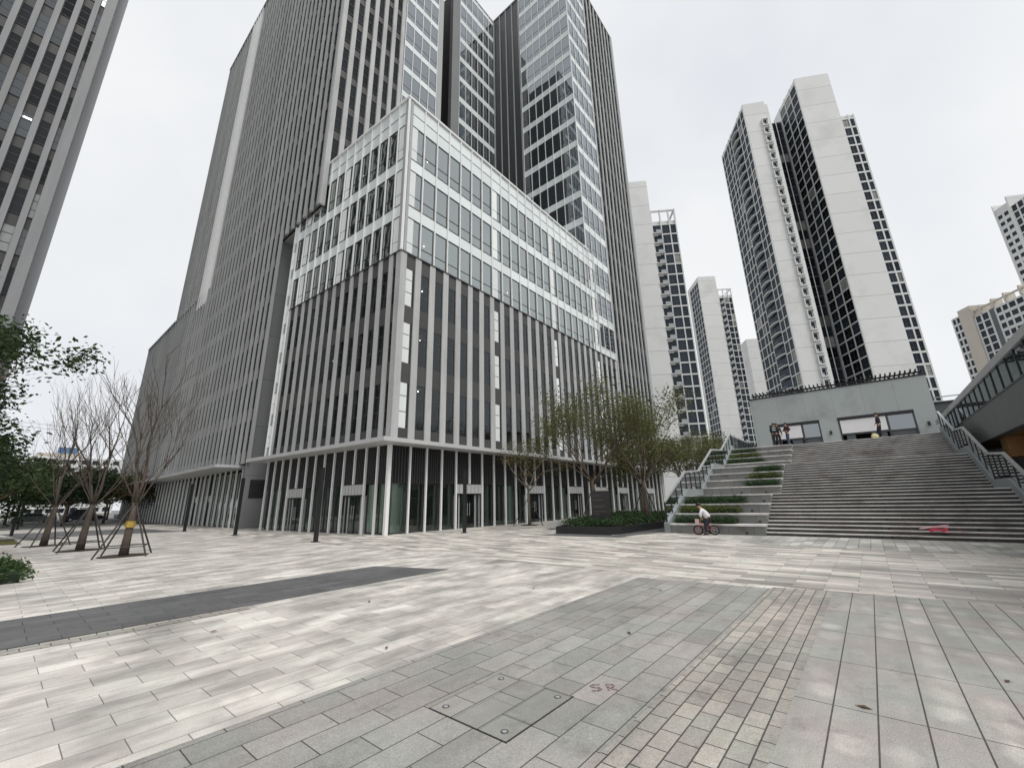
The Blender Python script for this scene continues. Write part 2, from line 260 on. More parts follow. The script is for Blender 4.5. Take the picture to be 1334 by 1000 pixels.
# ------------------------------------------------------------------ mesh helpers
Z = Vector((0, 0, 1))
class Fr:
    """facade frame: u runs to the right of someone facing it, d points out of the wall"""
    def __init__(s, o, u):
        s.o = Vector(o); s.u = Vector(u).normalized(); s.n = s.u.cross(Z)
    def p(s, u, d, z): return s.o + s.u * u + s.n * d + Z * z
ID = Fr((0, 0, 0), (1, 0, 0))
class MB:
    def __init__(s): s.v = []; s.f = []; s.m = []; s.mats = []
    def mi(s, m):
        if m not in s.mats: s.mats.append(m)
        return s.mats.index(m)
    def face(s, pts, m):
        i = len(s.v); s.v.extend(Vector(p) for p in pts); s.f.append(tuple(range(i, i + len(pts)))); s.m.append(s.mi(m))
    def hexa(s, P, m):
        i = len(s.v); s.v.extend(P); k = s.mi(m)
        for q in ((0, 3, 2, 1), (4, 5, 6, 7), (0, 1, 5, 4), (1, 2, 6, 5), (2, 3, 7, 6), (3, 0, 4, 7)):
            s.f.append(tuple(i + a for a in q)); s.m.append(k)
    def fb(s, F, u0, u1, d0, d1, z0, z1, m):      # box in a facade frame; d0 = inner, d1 = outer
        s.hexa([F.p(u0, d1, z0), F.p(u1, d1, z0), F.p(u1, d0, z0), F.p(u0, d0, z0), F.p(u0, d1, z1), F.p(u1, d1, z1), F.p(u1, d0, z1), F.p(u0, d0, z1)], m)
    def box(s, x0, x1, y0, y1, z0, z1, m):
        s.hexa([Vector(p) for p in ((x0, y0, z0), (x1, y0, z0), (x1, y1, z0), (x0, y1, z0), (x0, y0, z1), (x1, y0, z1), (x1, y1, z1), (x0, y1, z1))], m)
    def fq(s, F, u0, u1, z0, z1, d, m): s.face([F.p(u0, d, z0), F.p(u1, d, z0), F.p(u1, d, z1), F.p(u0, d, z1)], m)
    def prism(s, pts, z0, z1, m):
        n = len(pts); i = len(s.v); k = s.mi(m)
        s.v.extend(Vector((*p[:2], z0)) for p in pts); s.v.extend(Vector((*p[:2], z1)) for p in pts)
        s.f.append(tuple(i + a for a in reversed(range(n)))); s.f.append(tuple(i + n + a for a in range(n))); s.m += [k, k]
        for a in range(n):
            b = (a + 1) % n; s.f.append((i + a, i + b, i + n + b, i + n + a)); s.m.append(k)
    def tube(s, pts, rad, m, seg=6):
        pts = [Vector(p) for p in pts]; rad = rad if isinstance(rad, (list, tuple)) else [rad] * len(pts); k = s.mi(m); base = len(s.v)
        side = None
        for j, p in enumerate(pts):
            t = (pts[min(j + 1, len(pts) - 1)] - pts[max(j - 1, 0)]).normalized()
            if side is None: side = t.orthogonal().normalized()
            side = (side - t * side.dot(t)); side = side.normalized() if side.length > 1e-6 else t.orthogonal().normalized()
            o2 = t.cross(side)
            for q in range(seg):
                a = 2 * math.pi * q / seg; s.v.append(p + (side * math.cos(a) + o2 * math.sin(a)) * rad[j])
        for j in range(len(pts) - 1):
            for q in range(seg):
                a = base + j * seg + q; b = base + j * seg + (q + 1) % seg; s.f.append((a, b, b + seg, a + seg)); s.m.append(k)
        s.f.append(tuple(base + q for q in reversed(range(seg)))); s.m.append(k)
        e = base + (len(pts) - 1) * seg; s.f.append(tuple(e + q for q in range(seg))); s.m.append(k)
    def torus(s, c, axis, r, r2, m, n=20, k2=6):
        c = Vector(c); ax = Vector(axis).normalized(); a = ax.orthogonal().normalized(); b = ax.cross(a); base = len(s.v); k = s.mi(m)
        for i in range(n):
            t = 2 * math.pi * i / n; d = a * math.cos(t) + b * math.sin(t)
            for j in range(k2):
                q = 2 * math.pi * j / k2; s.v.append(c + d * (r + r2 * math.cos(q)) + ax * r2 * math.sin(q))
        for i in range(n):
            for j in range(k2):
                s.f.append((base + i * k2 + j, base + ((i + 1) % n) * k2 + j, base + ((i + 1) % n) * k2 + (j + 1) % k2, base + i * k2 + (j + 1) % k2)); s.m.append(k)
    def ball(s, c, r, m, n=10, sx=1, sy=1, sz=1):
        c = Vector(c); base = len(s.v); k = s.mi(m); h = n // 2
        for i in range(h + 1):
            t = math.pi * i / h
            for j in range(n):
                a = 2 * math.pi * j / n; s.v.append(c + Vector((sx * math.sin(t) * math.cos(a), sy * math.sin(t) * math.sin(a), sz * math.cos(t))) * r)
        for i in range(h):
            for j in range(n):
                s.f.append((base + i * n + j, base + (i + 1) * n + j, base + (i + 1) * n + (j + 1) % n, base + i * n + (j + 1) % n)); s.m.append(k)
    def add(s, o, F):                              # another MB, built in the unit frame, moved into F
        i = len(s.v); s.v.extend(F.o + F.u * p.x - F.n * p.y + Z * p.z for p in o.v)
        s.f.extend(tuple(i + a for a in q) for q in o.f); s.m.extend(s.mi(o.mats[k]) for k in o.m)
    def mesh(s, name):
        me = bpy.data.meshes.new(name); me.from_pydata([tuple(p) for p in s.v], [], s.f)
        for m in s.mats: me.materials.append(m)
        me.polygons.foreach_set('material_index', s.m); me.update()
        return me
    def build(s, name, parent=None, smooth=False, **props):
        o = bpy.data.objects.new(name, s.mesh(name)); col.objects.link(o)
        if parent: o.parent = parent
        if smooth: o.data.polygons.foreach_set('use_smooth', [True] * len(o.data.polygons))
        for k, v in props.items(): o[k] = v
        return o

def thing(name, label, cat, loc=(0, 0, 0), rz=0.0, group=None, kind=None):
    o = bpy.data.objects.new(name, None); col.objects.link(o); o.empty_display_size = 0.3
    o.location = loc; o.rotation_euler = (0, 0, rz); o['label'] = label; o['category'] = cat
    if group: o['group'] = group
    if kind: o['kind'] = kind
    return o
def tag(o, label, cat, group=None):
    o['label'] = label; o['category'] = cat
    if group: o['group'] = group
    return o
def dup(root, loc, rz, label, group=None):
    r = root.copy(); col.objects.link(r); r.location = loc; r.rotation_euler = (0, 0, rz); r['label'] = label
    if group: r['group'] = group
    for ch in list(root.children):
        c = ch.copy(); col.objects.link(c); c.parent = r
        for g in ch.children:
            d = g.copy(); col.objects.link(d); d.parent = c
    return r

class Repeats:
    """many equal parts of one thing: the nearest become parts of their own, the rest one mesh"""
    def __init__(s, root, name, limit=100): s.root = root; s.name = name; s.limit = limit; s.t = {}; s.items = []
    def put(s, key, make, F, u, z, d=0.0):
        if key not in s.t:
            mb = MB(); make(mb); s.t[key] = mb
        s.items.append((key, Fr(F.p(u, d, z), F.u)))
    def done(s, rest):
        bpy.context.view_layer.update()
        M = s.root.matrix_world
        s.items.sort(key=lambda it: ((M @ it[1].o) - EYE).length)
        me = {}
        for key, F in s.items[:s.limit]:
            if key not in me: me[key] = s.t[key].mesh(s.name)
            o = bpy.data.objects.new(s.name, me[key]); col.objects.link(o); o.parent = s.root
            o.location = F.o; o.rotation_euler = (0, 0, math.atan2(F.u.y, F.u.x))
        if len(s.items) > s.limit:
            mb = MB()
            for key, F in s.items[s.limit:]: mb.add(s.t[key], F)
            mb.build(rest, s.root, kind='stuff')

# window templates (unit frame: u = +x, outward = -y, sill at z = 0)
def win_simple(w, h, glass, trans=(), fr=0.05, frame=FRAME, pane_d=-0.03, panes=None, blind=None, vert=()):
    def make(mb):
        for a, b, c, e in ((0, fr, 0, h), (w - fr, w, 0, h), (fr, w - fr, 0, fr), (fr, w - fr, h - fr, h)): mb.fb(ID, a, b, -0.08, 0.0, c, e, frame)
        for t in trans: mb.fb(ID, fr, w - fr, -0.08, 0.0, t - fr / 2, t + fr / 2, frame)
        for t in vert: mb.fb(ID, t - fr / 2, t + fr / 2, -0.078, -0.002, fr, h - fr, frame)
        mb.fq(ID, fr, w - fr, fr, h - fr, pane_d, glass)
        if blind: mb.fb(ID, fr + blind[0] * (w - 2 * fr), fr + blind[1] * (w - 2 * fr), -0.018, -0.006, fr, h - fr, BLIND)
    return make

# ------------------------------------------------------------------ ground
def sheet(name, pts, z, m, thick=None):
    mb = MB(); mb.face([(x, y, z) for x, y in pts], m); o = mb.build(name); o['kind'] = 'structure'; return o
EARTH = pbr('far_ground', (0.17, 0.17, 0.165), 0.9, var=0.2, scale=0.05)
ASPH = pbr('asphalt', (0.055, 0.056, 0.058), 0.9, var=0.15, scale=2)
PAV_L = paving('light_granite_planks', (0.60, 0.578, 0.535), (0.42, 0.404, 0.376), 0.62, 0.30, streak=0.30, sc3=(0.9, 2.0, 1), bias=-0.1, mortar=0.004, joint=(0.17, 0.163, 0.15), tintv=0.03)
PAV_C = paving('mixed_granite_planks', (0.68, 0.655, 0.60), (0.29, 0.275, 0.255), 0.95, 0.24, rot=R(90), streak=0.16, sc3=(0.6, 1.8, 1), bias=-0.05, mortar=0.0045, joint=(0.13, 0.125, 0.115), tintv=0.05)
PAV_G = paving('mid_grey_granite_slabs', (0.28, 0.282, 0.265), (0.36, 0.357, 0.335), 0.57, 0.285, streak=0.08, mortar=0.005, grain=0.14, tintv=0.07)
PAV_R = paving('large_grey_slabs', (0.325, 0.328, 0.308), (0.385, 0.38, 0.355), 1.13, 0.27, off=0.0, streak=0.07, tintv=0.10, patch=0.42, mortar=0.006, grain=0.14)
PAV_S = paving('small_square_setts', (0.42, 0.40, 0.36), (0.30, 0.295, 0.27), 0.26, 0.148, off=0.35, streak=0.14, tintv=0.08, mortar=0.006, grain=0.14)
PAV_D = paving('dark_granite_planks', (0.105, 0.106, 0.108), (0.135, 0.136, 0.138), 0.60, 0.30, streak=0.10, sc3=(0.4, 2, 1), mortar=0.005, joint=(0.04, 0.04, 0.04))
PAV_F = paving('stair_front_slabs', (0.52, 0.505, 0.47), (0.31, 0.305, 0.285), 0.9, 0.30, streak=0.20, sc3=(0.6, 0.7, 1), mortar=0.006)
sheet('ground', [(-1500, -1500), (2500, -1500), (2500, 2500), (-1500, 2500)], -0.02, EARTH)
sheet('plaza_paving', [(-45, -35), (62, -35), (62, 62), (-45, 62)], 0.0, PAV_L)
sheet('cross_paving', [(9.45, -35), (60, -35), (60, 60), (9.45, 60)], 0.004, PAV_C)
sheet('grey_paving_strip', [(-40, 1.68), (9.15, 1.68), (8.95, 4.07), (-40, 4.07)], 0.004, PAV_G)
sheet('small_paving_strip', [(-40, 0.80), (9.449, 0.80), (9.3, 1.679), (-40, 1.679)], 0.004, PAV_S)
sheet('slab_paving', [(-40, -35), (9.9, -35), (9.7, -2.5), (9.449, 0.799), (-40, 0.799)], 0.008, PAV_R)
sheet('dark_paving_band', [(-40, 8.45), (7.55, 8.40), (6.85, 10.55), (-40, 10.75)], 0.004, PAV_D)
sheet('small_paving_edge', [(-40, 8.10), (3.0, 8.10), (3.0, 8.445), (-40, 8.445)], 0.004, PAV_S)
sheet('dark_paving_area', [(1.5, 41.5), (9.0, 39.0), (8.4, 50), (0.5, 52)], 0.008, PAV_D)
sheet('stair_front_paving', [(16.6, -35), (20.6, -35), (20.6, 3.4), (18.2, 7.4), (16.6, 1.6)], 0.008, PAV_F)
sheet('planter_front_paving', [(17.3, 8.6), (24.0, 7.7), (24.0, 9.1), (18.15, 9.3), (17.95, 12.2), (17.0, 12.6)], 0.008, PAV_D)
sheet('road', [(-200, 78), (7.6, 78), (12.0, 96), (60, 110), (60, 122), (-200, 122)], 0.012, ASPH)
sheet('lawn', [(-12, 34.6), (1.25, 34.4), (1.1, 41), (-12, 43)], 0.012, pbr('dry_grass_ground', (0.09, 0.085, 0.03), 0.95, var=0.35, scale=3))

# ------------------------------------------------------------------ shop podium
PX, PY = 13.5, 20.1
pod = thing('podium_building', 'low shopping podium with glass upper floors over grey stone fins and a thin canopy', 'shop building', (PX, PY, 0))
FR_ = Fr((0, 0, 0), (1, 0, 0))          # face towards the stairs side, u = 0 at the corner
FL_ = Fr((0, 0, 0), (0.0717, -0.9974, 0))   # face towards the lamp columns, u = 0 at the corner, runs negative
RU = [0.0] + [1.4 + 1.2 * k for k in range(25)]            # 0 .. 30.2
LU = [0.0] + [-(1.0 + 1.083 * k) for k in range(13)]        # 0 .. -16.1
RW, LW = 30.2, 14.0
GZ0, GZ1 = 17.25, 29.75
mb = MB()                               # floors, inner walls, back
mb.box(4.2, RW - 6.0, 5.0, LW - 0.6, 0.0, 29.2, INNER)
def storey(e, x1, z0, z1, m): mb.prism([(e, e), (x1, e), (x1, LW - 0.2), (e - 1.0, LW - 0.2)], z0, z1, m)
for z in (4.72, 8.9, 12.75, 16.5, 20.05, 23.9, 28.0): storey(0.42, RW - 0.2, z, z + 0.42, CEIL)
storey(0.42, RW - 0.2, 0.01, 0.05, INNERD); storey(0.36, RW - 5.4, 29.15, 29.45, GREYM)
for xx in (8.9, 17.3, 25.7):
    mb.box(xx - 0.45, xx + 0.45, 0.75, 1.6, 0.05, 28.9, INCOL)
for yy in (8.3, 14.6):
    mb.box(0.2, 1.0, yy - 0.45, yy + 0.45, 0.05, 28.9, INCOL)
mb.box(0.70, 1.45, 0.70, 1.45, 0.05, 28.9, INCOL)
mb.build('interior', pod)
# stone fins, spandrel panels
def fin_zone(F, us, zs, ze, sp, mirror=False, w=0.47, fm=FIN, depth=0.34):
    mb = MB()
    for u in us:
        a, b = u - w / 2, u + w / 2
        if u == 0: a, b = (0.0, 0.46) if not mirror else (-0.46, -depth + 0.0005)
        mb.fb(F, a, b, -depth, 0.0, zs, ze, fm)
    e = [(min(u, v), max(u, v)) for u, v in zip(us[:-1], us[1:])]
    for a, b in e:
        a2 = a + (w / 2 if a != 0 else 0.46); b2 = b - (w / 2 if b != 0 else 0.46)
        for z0, z1 in sp: mb.fb(F, a2 - 0.02, b2 + 0.02, -0.26, -0.06, z0, z1, SPAND)
    return mb
SP = [(5.05, 5.8), (8.6, 9.79), (12.46, 13.57), (16.22, 17.2)]
fin_zone(FR_, RU, 5.05, GZ0 - 0.02, SP).build('finned_wall', pod)
fin_zone(FL_, LU, 5.05, GZ0 - 0.02, SP, True, w=0.40).build('finned_wall', pod)
WIN = Repeats(pod, 'window', 100)
rnd = random.Random(3)
WZ = [(5.8, 8.6), (9.79, 12.46), (13.57, 16.22)]
COLBAY_R = {0, 7, 14, 21}; COLBAY_L = {0, 6, 11}
for fi, (F, us, cb) in enumerate(((FR_, RU, COLBAY_R), (FL_, LU, COLBAY_L))):
    for i, (u, v) in enumerate(zip(us[:-1], us[1:])):
        a, b = min(u, v), max(u, v)
        fh = 0.235 if fi == 0 else 0.20
        a2 = a + (fh if a != 0 else 0.46); b2 = b - (fh if b != 0 else 0.46)
        w = round(b2 - a2, 3)
        for z0, z1 in WZ:
            h = round(z1 - z0, 3)
            bl = (0.0, 0.78) if i in cb and fi == 0 else None
            WIN.put(('f', w, h, bl), win_simple(w, h, GL_FINZ, (h * 0.36, h * 0.70), fr=0.04, pane_d=-0.02, blind=bl), F, a2, z0, -0.07)
        for z0, z1, t in ((17.3, 19.93, 0.75), (20.9, 23.75, 0.84), (24.72, 27.57, 0.84)):
            h = round(z1 - z0, 3); w2 = round(b - a - 0.07, 3)
            bl = (0.0, 0.6) if i in cb else None
            WIN.put(('g', w2, h, bl), win_simple(w2, h, GL_CLEAR, (t,), fr=0.035, blind=bl), F, a + 0.035, z0, 0.0)
WIN.done('far_windows')
# glass storeys: pale spandrels, white mullions
def glass_zone(F, us, z0, z1, spz, top=None, mull=0.07, mw=WHITEM, sp=WHITESP, dep=0.10):
    mb = MB()
    for u in us:
        a = u - mull / 2 if u != 0 else u - 0.03
        mb.fb(F, a, a + mull, -0.06, dep, z0, z1, mw); mb.fb(F, a - 0.02, a + mull + 0.02, -0.34, -0.12, z0, z1, GREYM)
    for u, v in zip(us[:-1], us[1:]):
        a, b = min(u, v) + 0.025, max(u, v) - 0.025
        for s0, s1 in spz: mb.fb(F, a, b, -0.09, -0.01, s0, s1, sp)
        for s0, s1 in spz: mb.fb(F, a, b, -0.008, 0.012, s0 - 0.02, s0 + 0.02, FRAME); mb.fb(F, a, b, -0.008, 0.012, s1 - 0.02, s1 + 0.02, FRAME)
    return mb
SPZ = [(19.95, 20.88), (23.77, 24.70), (27.6, 28.66)]
for F, us in ((FR_, RU[:23]), (FL_, LU)):
    m_ = glass_zone(F, us, GZ0, GZ1, SPZ)
    for u, v in zip(us[:-1], us[1:]):                       # parapet glass
        a, b = min(u, v) + 0.03, max(u, v) - 0.03
        m_.fb(F, a, b, -0.05, -0.02, 28.7, 29.7, WHITESP)
    m_.build('curtain_wall', pod)
mb = MB()
mb.box(-0.12, 25.4, -0.12, 0.10, GZ1, GZ1 + 0.16, WHITEM); mb.fb(FL_, -11.5, -0.13, -0.10, 0.12, GZ1, GZ1 + 0.158, WHITEM)
mb.box(-0.06, RW, -0.05, 0.02, GZ0 - 0.03, GZ0 + 0.05, FRAME); mb.fb(FL_, -LW, -0.06, -0.02, 0.05, GZ0 - 0.03, GZ0 + 0.048, FRAME)
mb.build('coping', pod)
mb = MB()                                                    # narrow glazed end strip of the left face
for k in range(0, 24):
    mb.fb(FL_, -14.65, -14.1, -0.05, 0.0, 5.1 + k * 0.85, 5.1 + k * 0.85 + 0.80, WHITESP if k % 3 else GL_CLEAR)
for u in (-14.68, -14.07): mb.fb(FL_, u - 0.04, u + 0.04, -0.3, 0.10, 5.1, 25.45, WHITEM)
mb.build('end_strip', pod)
# canopy
mb = MB()
mb.prism([(-1.2, -1.2), (41.6, -1.2), (41.6, 0.5), (0.5, 0.5), (-0.56, 14.9), (-2.27, 14.9)], 4.80, 5.02, CANOPY)
mb.build('canopy', pod)
# ground floor: slender columns, dark louvres, shopfront glass, doors
RUG = RU + [RU[-1] + 1.2 * k for k in range(1, 10)]
DOOR_R = {5, 11, 16, 20, 24, 30}; DOOR_L = {4 - 1, 10 - 1}
col_full = MB(); col_full.fb(ID, -0.048, 0.048, -0.05, 0.07, 0.0, 4.79, WHITEM)
col_half = MB(); col_half.fb(ID, -0.048, 0.048, -0.05, 0.07, 2.74, 4.79, WHITEM)
col_big = MB(); col_big.fb(ID, -0.10, 0.10, -0.10, 0.10, 0.0, 4.79, WHITEM)
mf, mh, mbig = col_full.mesh('column'), col_half.mesh('column'), col_big.mesh('column')
lou = MB()
handle = MB()
for du in (-0.10, 0.10):
    handle.tube([(du, -0.10, 0.75), (du, -0.10, 1.55)], 0.016, GREYM, 6)
    for zz in (0.85, 1.45): handle.tube([(du, -0.10, zz), (du, -0.02, zz)], 0.012, GREYM, 5)
mhan = handle.mesh('handle')
glz = Repeats(pod, 'shop_window', 100)
for F, us, doors in ((FR_, RUG, DOOR_R), (FL_, LU, DOOR_L)):
    sg = 1 if F is FR_ else -1
    for i, u in enumerate(us):
        if u == 0:
            if F is FL_: continue
            o = bpy.data.objects.new('column', mbig); o.location = (0.0, 0.0, 0)
        else:
            o = bpy.data.objects.new('column', mh if i in doors else mf); o.location = F.p(u, 0, 0)
            o.rotation_euler = (0, 0, math.atan2(F.u.y, F.u.x))
        col.objects.link(o); o.parent = pod
    for i, (u, v) in enumerate(zip(us[:-1], us[1:])):
        a, b = min(u, v), max(u, v)
        lou.fb(F, a, b, -0.22, -0.16, 2.72, 4.79, DARKM)
        n = 7
        for k in range(n):
            c = a + (k + 0.5) * (b - a) / n; lou.fb(F, c - 0.02, c + 0.02, -0.16, -0.06, 2.72, 4.79, FRAME)
        if i in doors or i + 1 in doors: continue
        w = round(b - a, 3)
        glz.put(('s', w), win_simple(w, 2.66, GL_SHOP, fr=0.035, pane_d=-0.04), F, a, 0.05, -0.24)
    for i in sorted(doors):
        a, b = sorted((us[i - 1], us[i + 1])); c = (a + b) / 2; w = b - a
        dm = MB()
        dm.fb(F, a + 0.06, b - 0.06, -0.14, -0.02, 2.14, 2.71, CANOPY)
        for k in range(1, 7): dm.fb(F, a + w * k / 7 - 0.006, a + w * k / 7 + 0.006, -0.02, -0.012, 2.15, 2.70, FRAME)
        for x0, x1 in ((a + 0.06, a + 0.13), (b - 0.13, b - 0.06), (c - 0.03, c + 0.03), (a + 0.42, a + 0.52), (b - 0.52, b - 0.42)):
            dm.fb(F, x0, x1, -0.26, -0.19, 0.0, 2.13, DARKM if x0 in (c - 0.03,) else GREYM)
        dm.fb(F, a + 0.06, b - 0.06, -0.26, -0.14, 2.06, 2.139, DARKM)
        for x0, x1 in ((a + 0.13, a + 0.42), (a + 0.52, c - 0.03), (c + 0.03, b - 0.52), (b - 0.42, b - 0.13)): dm.fq(F, x0, x1, 0.02, 2.06, -0.225, GL_SHOP)
        d = dm.build('door', pod)
        h = bpy.data.objects.new('handle', mhan); col.objects.link(h); h.parent = d
        h.location = F.p(c, -0.17, 0); h.rotation_euler = (0, 0, math.atan2(F.u.y, F.u.x))
glz.done('far_shop_windows')
lou.build('louvre_band', pod)
mb = MB()
PALEG = pbr('pale_green_glass_fin', (0.42, 0.49, 0.45), 0.3)
for F, us in ((FR_, RUG), (FL_, LU)):
    for i, u in enumerate(us[1:]):
        if (i * 7) % 5 != 2: mb.fb(F, u - 0.04, u + 0.04, -0.75, -0.30, 0.06, 2.66, PALEG)
mb.build('inner_mullion', pod)
mb = MB()
mb.box(0.24, RUG[-1], 0.24, 0.42, -0.01, 0.05, DARKM); mb.fb(FL_, -LW, -0.44, -0.42, -0.24, -0.01, 0.05, DARKM)
mb.box(RW - 0.3, RUG[-1], 3.4, 3.6, 0.0, 4.7, INNERD)
mb.build('plinth', pod)
sn = {2: 'pale', 3: 'grey', 8: 'pale', 9: 'dark', 7: 'grey', 14: 'pale', 22: 'pale', 23: 'red', 25: 'red', 27: 'pale', 28: 'red', 18: 'red', 19: 'red'}
SC = {'pale': INCOL, 'grey': pbr('grey_shop_film', (0.17, 0.17, 0.155), 0.7), 'dark': pbr('dark_shop_film', (0.07, 0.072, 0.075), 0.7), 'red': pbr('red_shop_banner', (0.20, 0.045, 0.04), 0.7)}
mb = MB()
for i, k in sn.items():
    if i in (2, 3): continue
    mb.fb(FR_, RUG[i] + 0.05, RUG[i + 1] - 0.05, -0.32, -0.29, 0.3 if k == 'red' else 0.06, 1.9 if k == 'red' else 2.68, SC[k])
for i in (0, 1, 6, 11): mb.fb(FL_, LU[i + 1] + 0.05, LU[i + 1] + 0.55, -0.32, -0.29, 0.06, 2.68, INCOL)
mb.fb(FR_, 0.30, 0.85, -0.32, -0.29, 0.06, 2.68, INCOL)
mb.build('shop_screen', pod)
mb = MB()
for x, y, w, d, h in ((6.2, 3.4, 1.6, 0.6, 0.75), (10.8, 2.6, 0.5, 0.5, 1.3), (12.4, 3.6, 1.8, 0.7, 0.9), (16.0, 2.9, 0.8, 0.6, 1.1), (20.6, 3.2, 1.5, 0.6, 0.8), (2.4, 4.2, 1.2, 0.6, 0.9)):
    mb.box(x, x + w, y, y + d, 0.05, 0.05 + h, GREYM)
mb.build('shop_counter', pod)
lm = MB(); lm.ball((0, 0, 0), 0.05, LAMP, 8); lmm = lm.mesh('ceiling_lamp')
for F, us in ((FR_, RU), (FL_, LU)):
    for u in us[2::4]:
        for z in (8.55, 12.25, 16.0, 19.7, 23.5, 27.4):
            if rnd.random() < 0.62:
                o = bpy.data.objects.new('ceiling_lamp', lmm); col.objects.link(o); o.parent = pod
                o.location = F.p(u + (0.6 if F is FR_ else -0.6), -1.9, z + 0.25)

# ------------------------------------------------------------------ office slab behind the podium
AX, AY, AT = 12.2, 30.2, 79.6
slab = thing('office_tower', 'tall grey office slab with close vertical fins, rising behind and over the glass podium', 'office tower', (AX, AY, 0))
SL = Fr((0, 0, 0), (0, -1, 0)); SR = Fr((0, 0, 0), (1, 0, 0)); SE = Fr((0, 7.8, 0), (1, 0, 0))
mb = MB()
mb.box(0.42, 12.2, 0.42, 45.8, 25.6, AT - 0.1, INNERD); mb.box(0.2, 0.41, 33.0, 34.5, 25.6, AT - 0.1, SPAND)
mb.box(1.3, 12.2, 7.85, 64.2, 5.0, 25.55, INNERD); mb.box(0.42, 12.2, 46.0, 64.2, 25.56, 29.0, INNERD)
mb.box(0.42, 1.28, 7.95, 64.2, 5.0, 25.55, INNERD)
mb.box(2.6, 12.2, 7.85, 62.0, 0.0, 4.95, INNER)
mb.build('body', slab)
mb = MB()
mb.box(0.02, 14.0, 7.55, 7.80, 0.0, 25.5, GREYWALL)
mb.build('end_wall', slab)
mb = MB(); mb.box(0.35, 12.4, 0.3, 7.54, 25.45, 25.52, GREYM); mb.build('soffit', slab)
def fin_rows(us, F, zs, ze, fl, w, dep, fm, WR, gl, sp_h=1.0, key='', f0=0, f1=None):
    """fins with a window and a dark panel between each pair on every floor"""
    mb = MB()
    for u in us[f0:f1]: mb.fb(F, u - w / 2, u + w / 2, -0.16, dep, zs, ze, fm)
    for u, v in zip(us[:-1], us[1:]):
        a, b = min(u, v) + w / 2, max(u, v) - w / 2
        mb.fb(F, a - 0.02, b + 0.02, -0.24, -0.18, zs, ze, SPAND)
        z = zs
        while z + sp_h + 0.5 < ze:
            h = round(min(fl - sp_h, ze - z - sp_h), 3)
            if h > 0.8: WR.put((key, round(b - a, 3), h), win_simple(round(b - a, 3), h, gl, (h * 0.45,), fr=0.04, pane_d=-0.05), F, a, z + sp_h, -0.10)
            z += fl
    return mb
WA = Repeats(slab, 'window', 100)
uA = [-(0.28 + 1.2 * k) for k in range(25)]                    # upper front part, over the podium too
fin_rows(uA[:7], SL, 25.5, AT, 3.6, 0.37, 0.03, FIN_D, WA, GL_SLAB, key='l', f1=6).build('finned_wall', slab)
fin_rows(uA[6:], SL, 5.0, AT, 3.6, 0.37, 0.03, FIN_D, WA, GL_SLAB, key='l').build('finned_wall', slab)
uB = [-(34.7 + 1.2 * k) for k in range(10)] + [-45.75]
fin_rows(uB, SL, 28.9, AT, 3.6, 0.37, 0.03, FIN_D, WA, GL_SLAB, key='l').build('finned_wall', slab)
uC = [-(30.3 + 1.2 * k) for k in range(28)] + [-63.95]
fin_rows(uC, SL, 5.0, 28.85, 3.6, 0.37, 0.03, FIN_D, WA, GL_SLAB, key='l').build('finned_wall', slab)
uR = [0.24 + 1.07 * k for k in range(7)]
fin_rows(uR, SR, 25.5, AT, 3.6, 0.44, 0.06, FIN, WA, GL_SLAB, key='r').build('finned_wall', slab)
def band_face(F, us, zs, ze, fl, sp_h, WR, gl, key, trans=0.28, skip=()):
    """curtain wall: thin white mullions, pale floor bands, a glass pane per bay and floor"""
    mb = MB()
    for u in us: mb.fb(F, u - 0.03, u + 0.03, -0.05, 0.07, zs, ze, WHITEM)
    for i, (u, v) in enumerate(zip(us[:-1], us[1:])):
        a, b = min(u, v) + 0.03, max(u, v) - 0.03
        z = zs
        while z < ze - 0.3:
            mb.fb(F, a, b, -0.09, -0.01, z, min(z + sp_h, ze), WHITESP)
            h = round(min(fl - sp_h - 0.01, ze - z - sp_h - 0.01), 3)
            if h > 0.8: WR.put((key, round(b - a, 3), h), win_simple(round(b - a, 3), h, gl, (h * trans,), fr=0.03, pane_d=-0.02), F, a, z + sp_h + 0.005, -0.005)
            z += fl
    return mb
band_face(SR, [7.0 + 1.13 * k for k in range(5)], 25.5, AT, 3.6, 0.75, WA, GL_TOWER, 'b').build('curtain_wall', slab)
mb = MB(); mb.box(11.6, 12.35, -0.02, 0.45, 25.5, AT, FIN_D); mb.box(11.95, 12.30, 0.46, 8.0, 25.5, AT, GREYWALL); mb.build('corner_pier', slab)
gs_ = MB()                                                     # recessed pale glass stripe
for k in range(5): gs_.fb(SL, -34.2 + k * 0.94, -34.2 + k * 0.94 + 0.10, -0.2, 0.10, 27.0, AT, WHITEM)
for k in range(4):
    for j in range(29): gs_.fb(SL, -34.1 + k * 0.94, -33.26 + k * 0.94 - 0.0, -0.28, -0.2, 27.0 + j * 1.8, 28.75 + j * 1.8, WHITESP)
gs_.build('glass_stripe', slab)
mb = MB()
mb.box(-0.08, 12.4, -0.08, 0.3, AT, AT + 0.3, FIN_D); mb.box(-0.08, 0.3, 0.3, 46.1, AT, AT + 0.3, FIN_D); mb.box(0.3, 12.4, 0.3, 46.0, AT - 0.05, AT + 0.1, GREYM)
mb.box(-0.08, 12.4, 46.1, 64.3, 28.95, 29.2, FIN_D)
mb.build('roof', slab)
WA.done('far_windows')
mb = MB(); mb.box(-1.7, 1.0, 9.0, 64.0, 4.70, 4.92, CANOPY); mb.build('canopy', slab)
mb = MB(); mb.fb(SE, 0.45, 1.5, 0.0, 0.06, 2.3, 3.7, DARKM)
for k in range(9): mb.fb(SE, 0.5, 1.45, 0.06, 0.10, 2.38 + k * 0.145, 2.45 + k * 0.145, FRAME)
for f in mb.v: f.y -= 0.25
mb.build('wall_vent', slab)
